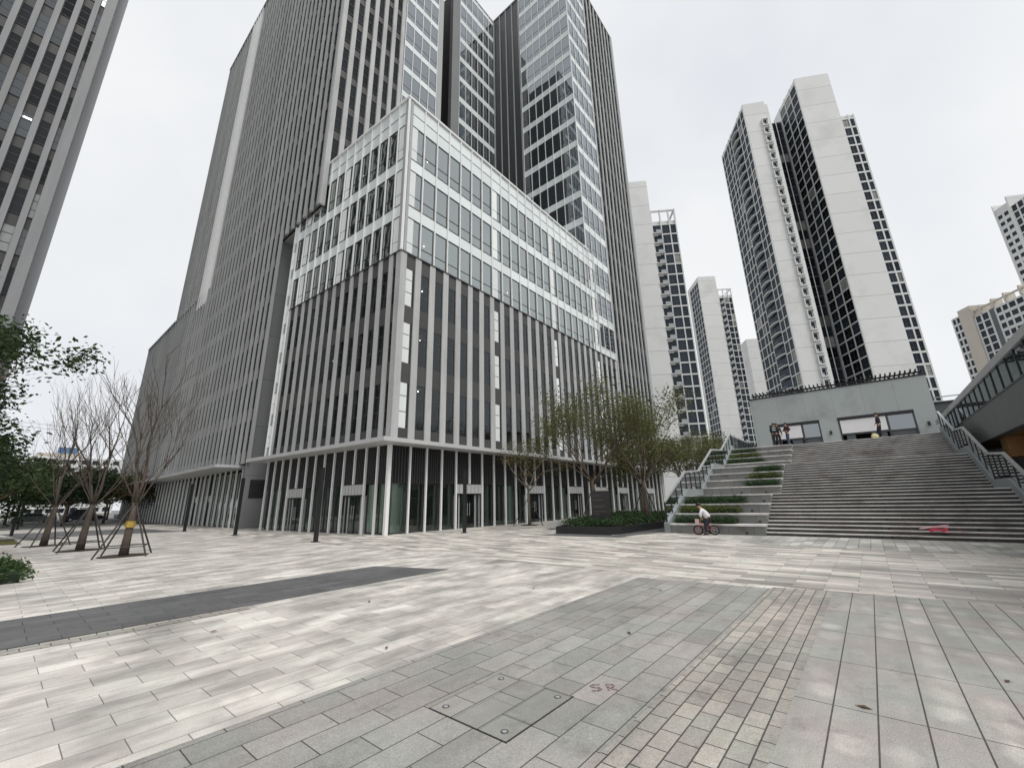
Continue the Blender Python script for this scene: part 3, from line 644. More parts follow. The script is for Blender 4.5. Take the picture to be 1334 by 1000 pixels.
cmesh = MB(); cmesh.fb(ID, -0.055, 0.055, -0.05, 0.07, 0.0, 4.69, WHITEM); cme = cmesh.mesh('column')
gA = Repeats(slab, 'shop_window', 60)
for k in range(37):
    y = 9.6 + 1.42 * k
    o = bpy.data.objects.new('column', cme); col.objects.link(o); o.parent = slab; o.location = (0.5, y, 0); o.rotation_euler = (0, 0, R(-90))
    if k in (5, 8, 19): continue
    if k < 36: gA.put('a', win_simple(1.3, 4.4, GL_SHOPB, (2.7,), fr=0.05), SL, -(y + 1.36), 0.05, -0.56)
gA.done('far_shop_windows')
for k in (5, 8, 19):
    y = 9.6 + 1.42 * k; dm = MB()
    dm.fb(SL, -(y + 1.36), -(y + 0.06), -0.70, -0.62, 2.15, 2.7, CANOPY); dm.fq(SL, -(y + 1.36), -(y + 0.06), 2.7, 4.45, -0.74, GL_SHOP)
    for a in (0.06, 0.66, 1.26): dm.fb(SL, -(y + a + 0.1), -(y + a), -0.80, -0.72, 0, 2.15, GREYM)
    for a in (0.16, 0.76): dm.fq(SL, -(y + a + 0.5), -(y + a), 0.02, 2.15, -0.76, GL_SHOP)
    d = dm.build('door', slab); h = bpy.data.objects.new('handle', mhan); col.objects.link(h); h.parent = d
    h.location = SL.p(-(y + 0.71), -0.70, 0); h.rotation_euler = (0, 0, R(-90))
mb = MB()
for k in range(14): mb.fb(SL, -(30 + 1.42 * (k + 1)), -(30 + 1.42 * k), -0.72, -0.66, 2.75, 4.69, DARKM)
mb.build('louvre_band', slab)

# ------------------------------------------------------------------ stepped glass tower on the right of the podium
BX, BY, BT = 38.5, 20.1, 80.4
tow = thing('office_tower', 'stepped glass tower with pale floor bands and a dark slot above the podium right end', 'office tower', (BX, BY, 0))
BF = Fr((0, 0, 0), (1, 0, 0)); BL = Fr((0, 0, 0), (0, -1, 0)); BC = Fr((0, 14.1, 0), (1, 0, 0))
mb = MB()
mb.box(5.6, 15.6, 0.4, 14.0, 0.0, BT - 0.1, INNERD); mb.box(0.35, 5.58, 0.35, 14.0, 17.3, BT - 0.1, INNERD)
mb.box(-7.5, 15.6, 14.4, 26, 29.6, BT - 0.1, INNERD)
mb.build('body', tow)
WB = Repeats(tow, 'window', 100)
uf = [0.0 + 1.34 * k for k in range(5)]
band_face(BF, uf, 17.25, BT, 3.85, 0.95, WB, GL_TOWER, 'f').build('curtain_wall', tow)
ul = [-(0.0 + 1.215 * k) for k in range(8)]
band_face(BL, ul, 29.5, BT, 3.85, 0.95, WB, GL_TOWER, 'l').build('curtain_wall', tow)
uc = [-7.5 + 1.25 * k for k in range(7)]
band_face(BC, uc, 29.5, BT, 3.85, 0.95, WB, GL_TOWER, 'c').build('curtain_wall', tow)
mb = MB()                                                      # dark slot with thin light mullions
mb.fb(BL, -14.08, -8.55, -0.30, -0.05, 29.5, BT, BLACKG)
for k in range(5): mb.fb(BL, -(8.7 + 1.3 * k) - 0.05, -(8.7 + 1.3 * k) + 0.05, -0.05, 0.10, 29.5, BT, GREYM)
mb.build('dark_slot', tow)
mb = MB()
mb.fb(BC, -8.95, -7.55, -0.6, 0.02, 29.5, BT, GREYWALL)
mb.fb(BC, -14.0, -8.96, -3.2, -3.0, 29.5, BT, BLACKG)
for k in range(3): mb.fb(BC, -13.6 + 1.5 * k, -13.45 + 1.5 * k, -3.0, -2.9, 29.5, BT, FIN_D)
mb.build('recess_wall', tow)
ufin = [5.36 + 0.28 + 1.2 * k for k in range(9)]
fin_rows(ufin, BF, 5.05, BT, 3.85, 0.37, 0.03, FIN_D, WB, GL_SLAB, key='n').build('finned_wall', tow)
mb = MB()
mb.box(-0.08, 15.75, -0.08, 0.3, BT, BT + 0.2, GREYM); mb.box(-0.08, 0.3, 0.3, 14.1, BT, BT + 0.2, GREYM); mb.box(-9.0, 0.0, 14.02, 14.4, BT, BT + 0.2, GREYM)
mb.box(0.3, 15.7, 0.3, 14.2, BT - 0.06, BT + 0.1, GREYM)
mb.build('roof', tow)
mb = MB(); mb.box(15.3, 15.9, -0.04, 14.0, 0.0, BT, FIN_D); mb.build('end_wall', tow)
WB.done('far_windows')

# ------------------------------------------------------------------ office building at the left edge
lt = thing('office_tower', 'dark windowed office tower with broad grey fins leaning over the trees at the left edge', 'office tower', (-2.3, 58, 0))
LF = Fr((0, 0, 0), (1, 0, 0))
mb = MB(); mb.box(-48, -0.05, 0.4, 26, 0, 92, INNERD); mb.build('body', lt)
WL = Repeats(lt, 'window', 100)
mb = MB()
us = [-0.45] + [-(1.45 + 1.22 * k) for k in range(38)]
for i, u in enumerate(us):
    w = 0.80 if i == 0 else 0.44
    mb.fb(LF, u - w / 2, u + w / 2, -0.30, 0.10, 0, 92, FIN_L)
mb.fb(LF, -48, -0.06, -0.38, -0.32, 0, 92, SPAND)
mb.box(-0.05, 0.0, 0.30, 26, 0, 92, FIN_L)
mb.build('finned_wall', lt)
rl = random.Random(11)
for i, (u, v) in enumerate(zip(us[:-1], us[1:])):
    a, b = v + 0.22, u - (0.40 if i == 0 else 0.22)
    for k in range(21):
        z = 4.5 + 4.15 * k
        lit = rl.random() < 0.035; bl = rl.random() < 0.10
        w = round(b - a, 3)
        if bl: WL.put(('b', w), win_simple(w, 2.85, pbr('grey_blind_glass', (0.25, 0.26, 0.26), 0.25, isl=0.2) if 'grey_blind_glass' not in MATS else MATS['grey_blind_glass'], (0.95, 1.95), fr=0.04), LF, a, z, -0.24)
        else: WL.put(('w' + str(rl.randrange(6)), w), win_simple(w, 2.85, GL_SLAB if rl.random() < 0.6 else GL_DARK, (0.95, 1.95), fr=0.04), LF, a, z, -0.24)
        if lit:
            l_ = MB(); l_.fb(LF, a + 0.1, b - 0.1, -0.262, -0.248, z + 2.2, z + 2.34, LAMP); l_.build('lit_lamp', lt)
WL.done('far_windows')

# ------------------------------------------------------------------ housing towers
RA = R(30 - 90)                                                # their street grid is turned against the plaza's
CURT = pbr('curtained_window', (0.20, 0.20, 0.19), 0.4, var=0.1, isl=0.4)
rc_ = random.Random(17)
def cells(F, us, zs, ze, fl, WR, gl, key, fr=0.34, pier=0.30, dep=0.22, frame=RESF, low=0.0, vertb=True):
    """white frame grid with a dark window set back in every cell"""
    mb = MB()
    for u in us: mb.fb(F, u - pier / 2, u + pier / 2, -0.05, dep, zs, ze, frame)
    n = int(round((ze - zs) / fl))
    for k in range(n + 1):
        z = zs + k * fl; mb.fb(F, us[0] + pier / 2, us[-1] - pier / 2, -0.05, dep - 0.01, max(z - fr / 2, zs), min(z + fr / 2, ze), frame)
    for u, v in zip(us[:-1], us[1:]):
        w = round(v - u - pier, 3)
        for k in range(n):
            h = round(fl - fr, 3)
            cu = rc_.random() < 0.07
            WR.put((key, w, h, cu), win_simple(w, h, CURT if cu else gl, (h * 0.38,), fr=0.06, vert=(w / 2,) if w > 1.5 and vertb else ()), F, u + pier / 2, zs + k * fl + fr / 2, 0.10)
    return mb

# nearest tower
T1 = thing('apartment_tower', 'nearest white and black apartment tower, two stepped slabs right behind the grey pavilion', 'apartment tower', (123.55, -5.88, 0), RA, 'white apartment towers')
A0 = Fr((0, 0, 0), (1, 0, 0))
mb = MB()
mb.box(0, 8.7, 0.0, 14, 0, 116.6, RESW); mb.box(0.2, 8.5, 0.2, 13.8, 116.6, 116.9, GREYM)
mb.box(-14.9, -9.2, 0.0, 19, 0, 110.5, RESW); mb.box(-9.2, -8.3, 0.35, 19, 0, 109.6, RESW)
mb.box(8.7, 12.2, 0.75, 12, 0, 101.7, RESF)
mb.box(-8.3, 0, 10.5, 19, 0, 112.5, RESG)
mb.build('wall', T1)
W1 = Repeats(T1, 'window', 100)
FL1 = Fr((0, 0, 0), (0, -1, 0)); FL2 = Fr((-14.9, 0, 0), (0, -1, 0)); FR1 = Fr((8.7, 0.55, 0), (1, 0, 0)); FRC = Fr((-8.3, 10.5, 0), (1, 0, 0))
cells(FL1, [-9.6, -6.4, -3.2, -0.15], 0, 116.5, 2.95, W1, GL_RES, 'a').build('window_grid', T1)
cells(FR1, [0.15, 2.0, 3.35], 0, 101.6, 2.95, W1, GL_RES, 'r', fr=0.50, pier=0.34).build('window_grid', T1)
cells(FL2, [-18.85, -17.2, -14.3, -12.4, -10.5], 0, 110.4, 2.95, W1, GL_RES, 'b').build('window_grid', T1)
cells(FL2, [-4.6, -2.3, -0.15], 0, 110.4, 2.95, W1, GL_RES, 'c').build('window_grid', T1)
cells(FRC, [0.1, 2.6, 5.2, 8.1], 0, 112, 2.95, W1, GL_RES, 'd', fr=0.2, pier=0.12, dep=0.05, frame=RESG).build('window_grid', T1)
W1.done('far_windows')
bal = MB()
bal.prism([(0.0, -10.4), (-0.9, -9.0), (-0.9, -6.0), (-0.05, -4.7), (0.4, -4.7), (0.4, -10.4)], 0, 0.34, RESF)
for p in bal.v: p.y = -p.y
bal.tube([(-0.86, 9.0, 0.9), (-0.86, 6.0, 0.9)], 0.05, GREYM, 4); bal.box(-0.88, -0.84, 6.0, 9.0, 0.34, 0.9, GL_RES)
bme = bal.mesh('balcony')
for k in range(37):
    o = bpy.data.objects.new('balcony', bme); col.objects.link(o); o.parent = T1; o.location = (-14.9, 0, 0.3 + 2.95 * k)
mb = MB(); mb.box(-15.0, -14.86, 4.6, 10.5, 0, 109.5, GL_RES); mb.build('balcony_glazing', T1)
nic = MB()
nic.box(-0.85, 0.85, -0.55, 0.0, 0.0, 0.30, RESF); nic.box(-0.85, -0.62, -0.55, 0.0, 0.30, 2.3, RESF); nic.box(0.62, 0.85, -0.30, 0.0, 0.30, 2.3, RESF)
nic.box(-0.85, 0.85, -0.50, 0.0, 2.3, 2.45, RESF); nic.box(-0.40, 0.40, -0.06, -0.01, 0.4, 2.1, GL_RES); nic.box(-0.62, -0.15, -0.40, -0.06, 0.3, 0.95, GREYM)
nme = nic.mesh('window_niche')
for k in range(34):
    o = bpy.data.objects.new('window_niche', nme); col.objects.link(o); o.parent = T1; o.location = (-10.2, 0, 4.2 + 2.95 * k)
mb = MB()
for x in (-2.0, -6.6): mb.tube([(x, 9.6, 0), (x, 9.6, 112)], 0.11, WHITEM, 6)
mb.build('drain_pipe', T1)

def tower_pair(label, loc, rz, ww, htop, bx0, bx1, hb, leftcols, fl, wx0=0.0):
    t = thing('apartment_tower', label, 'apartment tower', loc, rz, 'white apartment towers')
    mb = MB(); mb.box(wx0, ww, 0, 14, 0, htop, RESW); mb.box(bx0, bx1, 0.95, 13, 0, hb - 3.2, RESF); mb.box(wx0 + 0.2, ww - 0.2, 0.3, 13.7, htop, htop + 0.3, GREYM)
    mb.build('wall', t)
    wr = Repeats(t, 'window', 100)
    Fb = Fr((0, 0.75, 0), (1, 0, 0)); w = bx1 - bx0
    us = [bx0 + 0.12, bx0 + w * 0.38, bx0 + w * 0.72, bx1 - 0.15]
    n = int((hb - 3.2) / fl)
    cells(Fb, us, 0, n * fl, fl, wr, GL_RES, 'f', fr=0.36, pier=0.28).build('window_grid', t)
    if leftcols:
        Fl = Fr((wx0, 0, 0), (0, -1, 0))
        cells(Fl, leftcols, 0, int(htop / fl) * fl - 0.2, fl, wr, GL_RES, 'l').build('window_grid', t)
    wr.done('far_windows')
    mb = MB(); z0 = n * fl                                         # open roof frame
    for u in us: mb.fb(Fb, u - 0.17, u + 0.17, -0.2, 0.2, z0, hb, RESF)
    mb.fb(Fb, bx0, bx1, -0.2, 0.2, hb - 0.4, hb, RESF); mb.box(bx0, bx0 + 0.4, 0.96, 6, hb - 0.4, hb, RESF); mb.box(bx1 - 0.4, bx1, 0.96, 6, hb - 0.4, hb, RESF)
    mb.build('roof_frame', t)
    b = MB(); b.box(0, w * 0.36, -0.95, 0.0, 0, 0.22, RESF); b.box(w * 0.12, w * 0.36, -0.98, -0.90, 0.22, 1.0, GREYM); b.box(0.0, w * 0.20, -0.55, 0, -0.5, 0, RESF)
    me = b.mesh('balcony')
    for k in range(1, n):
        o = bpy.data.objects.new('balcony', me); col.objects.link(o); o.parent = t; o.location = (bx0, 0.72, k * fl)
    return t
tower_pair('white apartment tower half hidden behind the glass office tower, balconies on its right', (96.0, 30.99, 0), R(34 - 90), 0.45, 84.5, 0.5, 6.9, 75.3, None, 2.95, wx0=-9.0)
tower_pair('slim white apartment tower standing alone left of the pavilion, dark grid on its left flank', (193.9, 43.72, 0), R(36 - 90), 8.1, 102.5, 8.4, 14.6, 96, [-10.9, -8.0, -5.2, -2.6, -0.2], 2.95)
t4 = thing('apartment_tower', 'far pale apartment tower showing as a narrow strip beside the nearest tower', 'apartment tower', (220, 31.0, 0), RA, 'white apartment towers')
mb = MB(); mb.box(-1.5, 4.0, 0, 12, 0, 75, RESW); mb.box(4.0, 10, 1.5, 12, 0, 70, RESF); mb.build('wall', t4)
w4 = Repeats(t4, 'window', 60); cells(Fr((4.0, 1.5, 0), (1, 0, 0)), [0.2, 2.0, 4.0, 5.8], 0, 69, 3.0, w4, GL_RES, 'f', fr=0.6, pier=0.5).build('window_grid', t4); w4.done('far_windows')
FT = Fr((0, 0, 0), (0, -1, 0))
t6 = thing('apartment_tower', 'distant beige apartment block with dark window strips above the glass walkway', 'apartment tower', (236.8, -39.2, 0), RA, 'far apartment blocks')
mb = MB()
mb.fb(FT, 0, 3.9, -12, 0, 0, 69.3, RESF); mb.fb(FT, 3.9, 9.2, -12, 0.6, 0, 71.0, RESB); mb.fb(FT, 9.2, 34, -12, 0, 0, 66.2, RESF)
mb.fb(FT, 15.4, 17.6, 0.001, 0.12, 0, 66.2, RESG)
for u in (9.5, 12.6, 17.7, 22.4, 28): mb.fb(FT, u - 0.3, u + 0.3, -3, 0.5, 66.2, 69.6, RESB)
mb.fb(FT, 9.2, 34, -0.6, 0.1, 68.2, 68.7, RESB)
mb.build('wall', t6)
w6 = Repeats(t6, 'window', 100)
cells(FT, [0.1, 1.9, 3.75], 0, 69, 3.0, w6, GL_RES, 'a', fr=0.9, pier=0.6).build('window_grid', t6)
cells(FT, [9.5, 12.2, 15.2], 0, 66, 3.0, w6, GL_RES, 'b', fr=0.5, pier=0.7).build('window_grid', t6)
cells(FT, [17.8, 20.2, 22.6, 25.4, 28.2, 31, 33.8], 0, 66, 3.0, w6, GL_RES, 'c', fr=1.1, pier=0.6).build('window_grid', t6)
w6.done('far_windows')
t5 = thing('apartment_tower', 'distant tall white apartment tower cut by the right edge of the photo', 'apartment tower', (238.2, -60.5, 0), RA, 'far apartment blocks')
mb = MB(); mb.fb(FT, 0, 6.0, -12, 0, 0, 111, RESF); mb.fb(FT, 6.0, 16, -12, -0.8, 0, 108, RESG); mb.fb(FT, 0, 0.4, -6, 0.3, 0, 113.3, RESW); mb.fb(FT, 5.7, 6.3, -6, 0.3, 0, 113.3, RESW)
mb.build('wall', t5)
w5 = Repeats(t5, 'window', 100)
cells(FT, [0.5, 3.0, 5.5], 0, 108.5, 3.1, w5, GL_RES, 'a', fr=1.5, pier=0.8).build('window_grid', t5)
cells(Fr((0, -6.3, 0), (0, -1, 0)), [0.1, 2.4, 4.8, 7.2, 9.4], 0, 108.5, 3.1, w5, GL_RES, 'b', fr=0.6, pier=0.6).build('window_grid', t5)
w5.done('far_windows')

# ------------------------------------------------------------------ broad stairway with planted seats on its left
def at_world(o):                       # build() for meshes drawn in world coordinates under an unrotated thing
    def f(mb, name, **k):
        L = o.matrix_world.translation if False else Vector(o.location)
        for p in mb.v: p -= L
        return mb.build(name, o, **k)
    return f
SX = 20.6; YL, YM, YR = 7.5, 3.6, -4.0; RH, TR = 0.14, 0.29
F0 = [SX, SX + 12 * TR + 2.55, SX + 24 * TR + 5.1]              # first riser of each flight
TOPX = F0[2] + 12 * TR; TOPZ = 36 * RH
st = thing('stairway', 'broad grey granite stairway in three flights, planted stone seats along its left side', 'stairway', (SX, 0, 0))
bw = at_world(st)
for f in range(3):
    mb = MB()
    for k in range(12):
        x0 = F0[f] + k * TR; z0 = f * 12 * RH + k * RH
        xe = x0 + TR + 0.05 if k < 11 else (F0[f + 1] if f < 2 else TOPX + 0.2) + 0.05
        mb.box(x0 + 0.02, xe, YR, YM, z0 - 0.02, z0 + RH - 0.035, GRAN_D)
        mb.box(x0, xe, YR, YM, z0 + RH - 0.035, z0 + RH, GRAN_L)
        for y in (-2.6, -0.35, 1.9):
            if (k + f) % 2 == 0: mb.box(x0 + 0.012, x0 + 0.02, y, y + 0.10, z0 + 0.02, z0 + RH - 0.04, BLACKG)
    bw(mb, 'step_flight')
sl_ = MB(); sl_.box(-0.012, 0.0, -0.05, 0.05, 0.05, 0.13, BLACKG); slm = sl_.mesh('step_light')
for f in range(3):
    for k in range(4):
        x0 = F0[f] + k * 3 * TR - 0.1; z0 = f * 12 * RH + k * 3 * RH
        xe = x0 + 3 * TR + 0.1 if k < 3 else (F0[f + 1] if f < 2 else TOPX + 0.2)
        mb = MB()
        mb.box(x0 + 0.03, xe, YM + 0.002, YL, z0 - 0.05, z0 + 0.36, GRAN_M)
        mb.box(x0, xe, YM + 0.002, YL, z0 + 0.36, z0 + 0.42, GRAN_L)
        o = bw(mb, 'stone_seat')
        for y in (4.3, 5.5):
            q = bpy.data.objects.new('step_light', slm); col.objects.link(q); q.parent = o; q.location = (x0 + 0.03 - SX, y - 0.4 * (k % 2), z0)
mb = MB()                                                        # the mass under the stairs
pts = [(SX + 0.1, 0)]
for f in range(3): pts += [(F0[f], f * 1.68 - 0.06), (F0[f] + 12 * TR, (f + 1) * 1.68 - 0.30)]
def sidewall(y0, y1, m, dz=0.0):
    prof = [(F0[0] - 0.25, 0.0), (F0[0] - 0.25, 0.45 + dz)]
    for f in range(3): prof += [(F0[f] + 11 * TR, (f + 1) * 1.68 + 0.35 + dz), ((F0[f + 1] - 0.2) if f < 2 else TOPX, (f + 1) * 1.68 + 0.35 + dz)]
    prof += [(TOPX, 0)]
    n = len(prof); i = len(mb.v); k = mb.mi(m)
    mb.v.extend(Vector((x, y0, z)) for x, z in prof); mb.v.extend(Vector((x, y1, z)) for x, z in prof)
    mb.f.append(tuple(i + a for a in range(n))); mb.f.append(tuple(i + n + a for a in reversed(range(n)))); mb.m += [k, k]
    for a in range(n):
        b = (a + 1) % n; mb.f.append((i + a, i + n + a, i + n + b, i + b)); mb.m.append(k)
STRG = pbr('grey_stringer_cladding', (0.21, 0.23, 0.235), 0.55, var=0.08)
sidewall(YL, YL + 0.22, STRG); bw(mb, 'side_wall'); mb = MB()
sidewall(YR - 0.22, YR, STRG); bw(mb, 'side_wall')
def railing(yc, name='railing'):
    root = None
    mb = MB(); px = []; top = []
    for f in range(3):
        x0, x1 = F0[f] - 0.15, F0[f] + 11.4 * TR
        za, zb = f * 1.68 + 0.05, (f + 1) * 1.68 + 0.05
        x2 = F0[f + 1] - 0.15 if f < 2 else TOPX
        top += [(x0, za + 1.32), (x1, zb + 1.15)]
        px += [(x0 + (x1 - x0) * q / 4, za + (zb - za) * q / 4) for q in range(5)] + [(x1 + (x2 - x1) * q / 3, zb) for q in (1, 2)]
    top += [(TOPX + 0.1, 5.04 + 1.2)]
    for (xa, za), (xb, zb) in zip(top[:-1], top[1:]):
        P = [Vector((xa, yc - 0.05, za)), Vector((xb, yc - 0.05, zb)), Vector((xb, yc + 0.05, zb)), Vector((xa, yc + 0.05, za))]
        mb.hexa(P + [p + Vector((0, 0, 0.10)) for p in P], GREYM)
    r = bw(mb, name)
    def ztop(x):
        for (xa, za), (xb, zb) in zip(top[:-1], top[1:]):
            if xa <= x <= xb + 1e-6: return za + (zb - za) * (x - xa) / (xb - xa)
        return top[-1][1]
    for x, z in px:
        p = MB(); p.box(x - 0.035, x + 0.035, yc - 0.03, yc + 0.03, z + 0.2, ztop(x), DARKM)
        for v in p.v: v.x -= SX
        p.build('post', r)
    for (xa, za), (xb, zb) in zip(px[:-1], px[1:]):
        g = MB(); P = [(xa + 0.06, yc, za + 0.42), (xb - 0.06, yc, zb + 0.42), (xb - 0.06, yc, ztop(xb - 0.06) - 0.05), (xa + 0.06, yc, ztop(xa + 0.06) - 0.05)]
        g.hexa([Vector(p) + Vector((0, -0.008, 0)) for p in P] + [Vector(p) + Vector((0, 0.008, 0)) for p in P], GL_RAIL)
        for v in g.v: v.x -= SX
        g.build('glass_panel', r)
railing(YL + 0.11); railing(YR - 0.11)
mb = MB(); mb.box(TOPX + 0.15, 75, -16, YL + 0.3, TOPZ - 0.6, TOPZ - 0.004, STONE); mb.box(TOPX + 0.3, 74, -15, YL + 0.1, 0, TOPZ - 0.6, STRG)
o = mb.build('upper_pavement'); o['kind'] = 'structure'
pl = thing('guard_rail', 'grey metal guard rail with upright posts along the upper pavement edge', 'railing', (TOPX + 0.2, YL + 0.1, TOPZ))
mb = MB(); mb.box(0, 14, -0.04, 0.04, 1.10, 1.20, GREYM); mb.box(0, 14, -0.01, 0.01, 0.12, 1.08, GL_RAIL); mb.build('handrail', pl)
pm = MB(); pm.box(-0.035, 0.035, -0.03, 0.03, 0, 1.1, DARKM); pmm = pm.mesh('post')
for k in range(15):
    o = bpy.data.objects.new('post', pmm); col.objects.link(o); o.parent = pl; o.location = (k * 1.0, 0, 0)

# ------------------------------------------------------------------ pavilion at the top of the stairs
QX, QY = 42.0, -4.75
pv = thing('pavilion', 'low grey-green panelled pavilion with two wide shopfront openings at the top of the stairs', 'pavilion', (QX, QY, TOPZ))
PF = Fr((0, 11.6, 0), (0, -1, 0))       # u = 0 at its left end
H = 9.87 - TOPZ; WH = 7.46 - TOPZ
op = [(1.2, 4.75), (5.93, 10.45)]
mb = MB()
mb.fb(PF, 0, 11.6, -8, 0, WH, H, PAVW)
for a, b in ((0, op[0][0]), (op[0][1], op[1][0]), (op[1][1], 11.6)): mb.fb(PF, a, b, -8, 0, 0, WH - 0.002, PAVW)
mb.fb(PF, -0.05, 11.65, -8.0, 0.05, H, H + 0.12, DARKM)
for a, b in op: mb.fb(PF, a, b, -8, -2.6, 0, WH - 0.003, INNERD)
mb.build('wall', pv)
for n_, (a, b) in enumerate(op):
    mb = MB()
    mb.fb(PF, a, b, -0.30, 0.03, WH - 0.22, WH - 0.004, DARKM)
    c = a + (b - a) * 0.66
    for x in (a, c - 0.06, b - 0.10): mb.fb(PF, x + 0.003, x + 0.10, -0.30, -0.02, 0, WH - 0.221, FRAME)
    mb.fb(PF, a + 0.104, c - 0.063, -0.28, -0.06, 1.00, 1.10, FRAME); mb.fb(PF, c + 0.045, b - 0.101, -0.28, -0.06, 1.00, 1.08, FRAME)
    f = mb.build('shop_front', pv)
    g = MB()
    g.fb(PF, c + 0.05, b - 0.11, -0.20, -0.15, 0.02, 1.0, RESG); g.build('glazing', f); g = MB(); g.fb(PF, c + 0.05, b - 0.11, -0.20, -0.15, 1.085, WH - 0.23, GL_TOWER)
    w = c - a
    g.build('glazing', f)
    for x0, x1 in ((0.12, 0.30), (0.62, 0.93)):
        g = MB(); g.fb(PF, a + w * x0, a + w * x1, -0.20, -0.15, 0.02, 1.0, RESG); g.build('glazing', f)
    s = MB(); s.fb(PF, a + 0.13, c - 0.09, -0.18, -0.04, 1.13, WH - 0.25, SIGNW); s.build('sign_board', f)
mb = MB()                                                          # roof pergola, dark slats seen edge on
for k in range(40): mb.fb(PF, 0.3 + k * 0.285, 0.38 + k * 0.285, -3.0, 0.25 if k % 2 else 0.05, H + 0.42, H + 0.55, DARKM)
for d in (-0.4, -2.6): mb.fb(PF, 0.2, 11.5, d - 0.06, d + 0.06, H + 0.30, H + 0.419, DARKM)
for k in range(7): mb.fb(PF, 0.3 + k * 1.85, 0.38 + k * 1.85, -0.44, -0.36, H + 0.12, H + 0.30, DARKM)
mb.build('pergola', pv)
for u in (5.35, 11.05):
    mb = MB(); mb.fb(PF, u - 0.07, u + 0.07, 0.0, 0.16, 1.15, 1.42, DARKM); mb.build('wall_lamp', pv)

# ------------------------------------------------------------------ raised walkway on the right
WY = -4.55
wk = thing('raised_walkway', 'raised walkway with a glass balustrade and grey fascia along the right of the stairs', 'walkway', (18, WY, 0))
SOFW = pbr('brown_wood_soffit', (0.34, 0.17, 0.06), 0.6, var=0.15, scale=1.5)
WKF = pbr('grey_fascia', (0.115, 0.12, 0.122), 0.6, var=0.12, scale=0.8)
ww = at_world(wk)
mb = MB(); mb.box(6, 39, WY - 0.35, WY, 3.80, 5.14, WKF); mb.box(6, 39, WY - 7, WY - 0.35, 4.7, 5.04, STONE); ww(mb, 'deck')
mb = MB(); mb.box(6, 35, WY - 7, WY - 0.352, 3.80, 3.84, SOFW); ww(mb, 'soffit')
mb = MB(); mb.box(6, 41.5, WY - 0.14, WY + 0.05, 6.12, 6.40, GREYM); mb.box(6, 41.5, WY - 0.10, WY + 0.02, 5.141, 5.20, DARKM); bal_ = ww(mb, 'balustrade')
g = MB()
for k in range(28):
    x = 6.5 + k * 1.2; g.box(x + 0.04, x + 1.16, WY - 0.05, WY - 0.03, 5.2, 6.12, GL_RAIL)
for v in g.v: v -= Vector((18, WY, 0))
g.build('glass_panel', bal_)
for k in range(29):
    p = MB(); x = 6.5 + k * 1.2; p.box(x - 0.03, x + 0.03, WY - 0.10, WY + 0.0, 5.2, 6.12, DARKM)
    for v in p.v: v -= Vector((18, WY, 0))
    p.build('post', bal_)
mb = MB(); mb.box(6, 41.5, WY - 2.6, WY - 2.4, 5.04, 6.75, WKF); mb.box(29.5, 41.5, WY - 2.62, WY - 2.38, 6.75, 7.0, GREYM); ww(mb, 'back_parapet')
mb = MB(); mb.box(6, 25.0, -7.6, -7.4, 0, 3.79, WOOD_D); mb.box(27.3, 28.6, -6.6, -4.95, 2.95, 3.79, WOOD); mb.box(25.0, 36, -7.6, -7.3, 0, 3.79, INNERD); ww(mb, 'wood_wall')
mb = MB()
for k in range(9): mb.box(19.5 + k * 0.55, 19.66 + k * 0.55, -6.2, -6.05, 0.2, 3.7, WOOD_D if k % 2 else DARKM)
ww(mb, 'wood_screen')
wb = thing('back_building', 'dark grey low block between the pavilion and the glass walkway', 'building', (44, -9.2, TOPZ))
mb = MB(); mb.box(0, 8, -6, 4.2, 0, 2.9, RESG); mb.box(-0.02, 0.0, 1.0, 1.35, 0.9, 2.2, SIGNW); mb.box(-0.1, 8.1, -6.1, 4.3, 2.9, 3.05, DARKM); mb.build('wall', wb)
mb = MB(); mb.box(-0.05, 8, 4.15, 4.2, 3.35, 3.42, GREYM); mb.box(-0.05, 0.0, -3, 4.2, 3.35, 3.42, GREYM)
for y in (-2.5, 0, 2, 4.1): mb.box(-0.05, 0.0, y, y + 0.05, 3.05, 3.35, GREYM)
mb.build('roof_rail', wb)

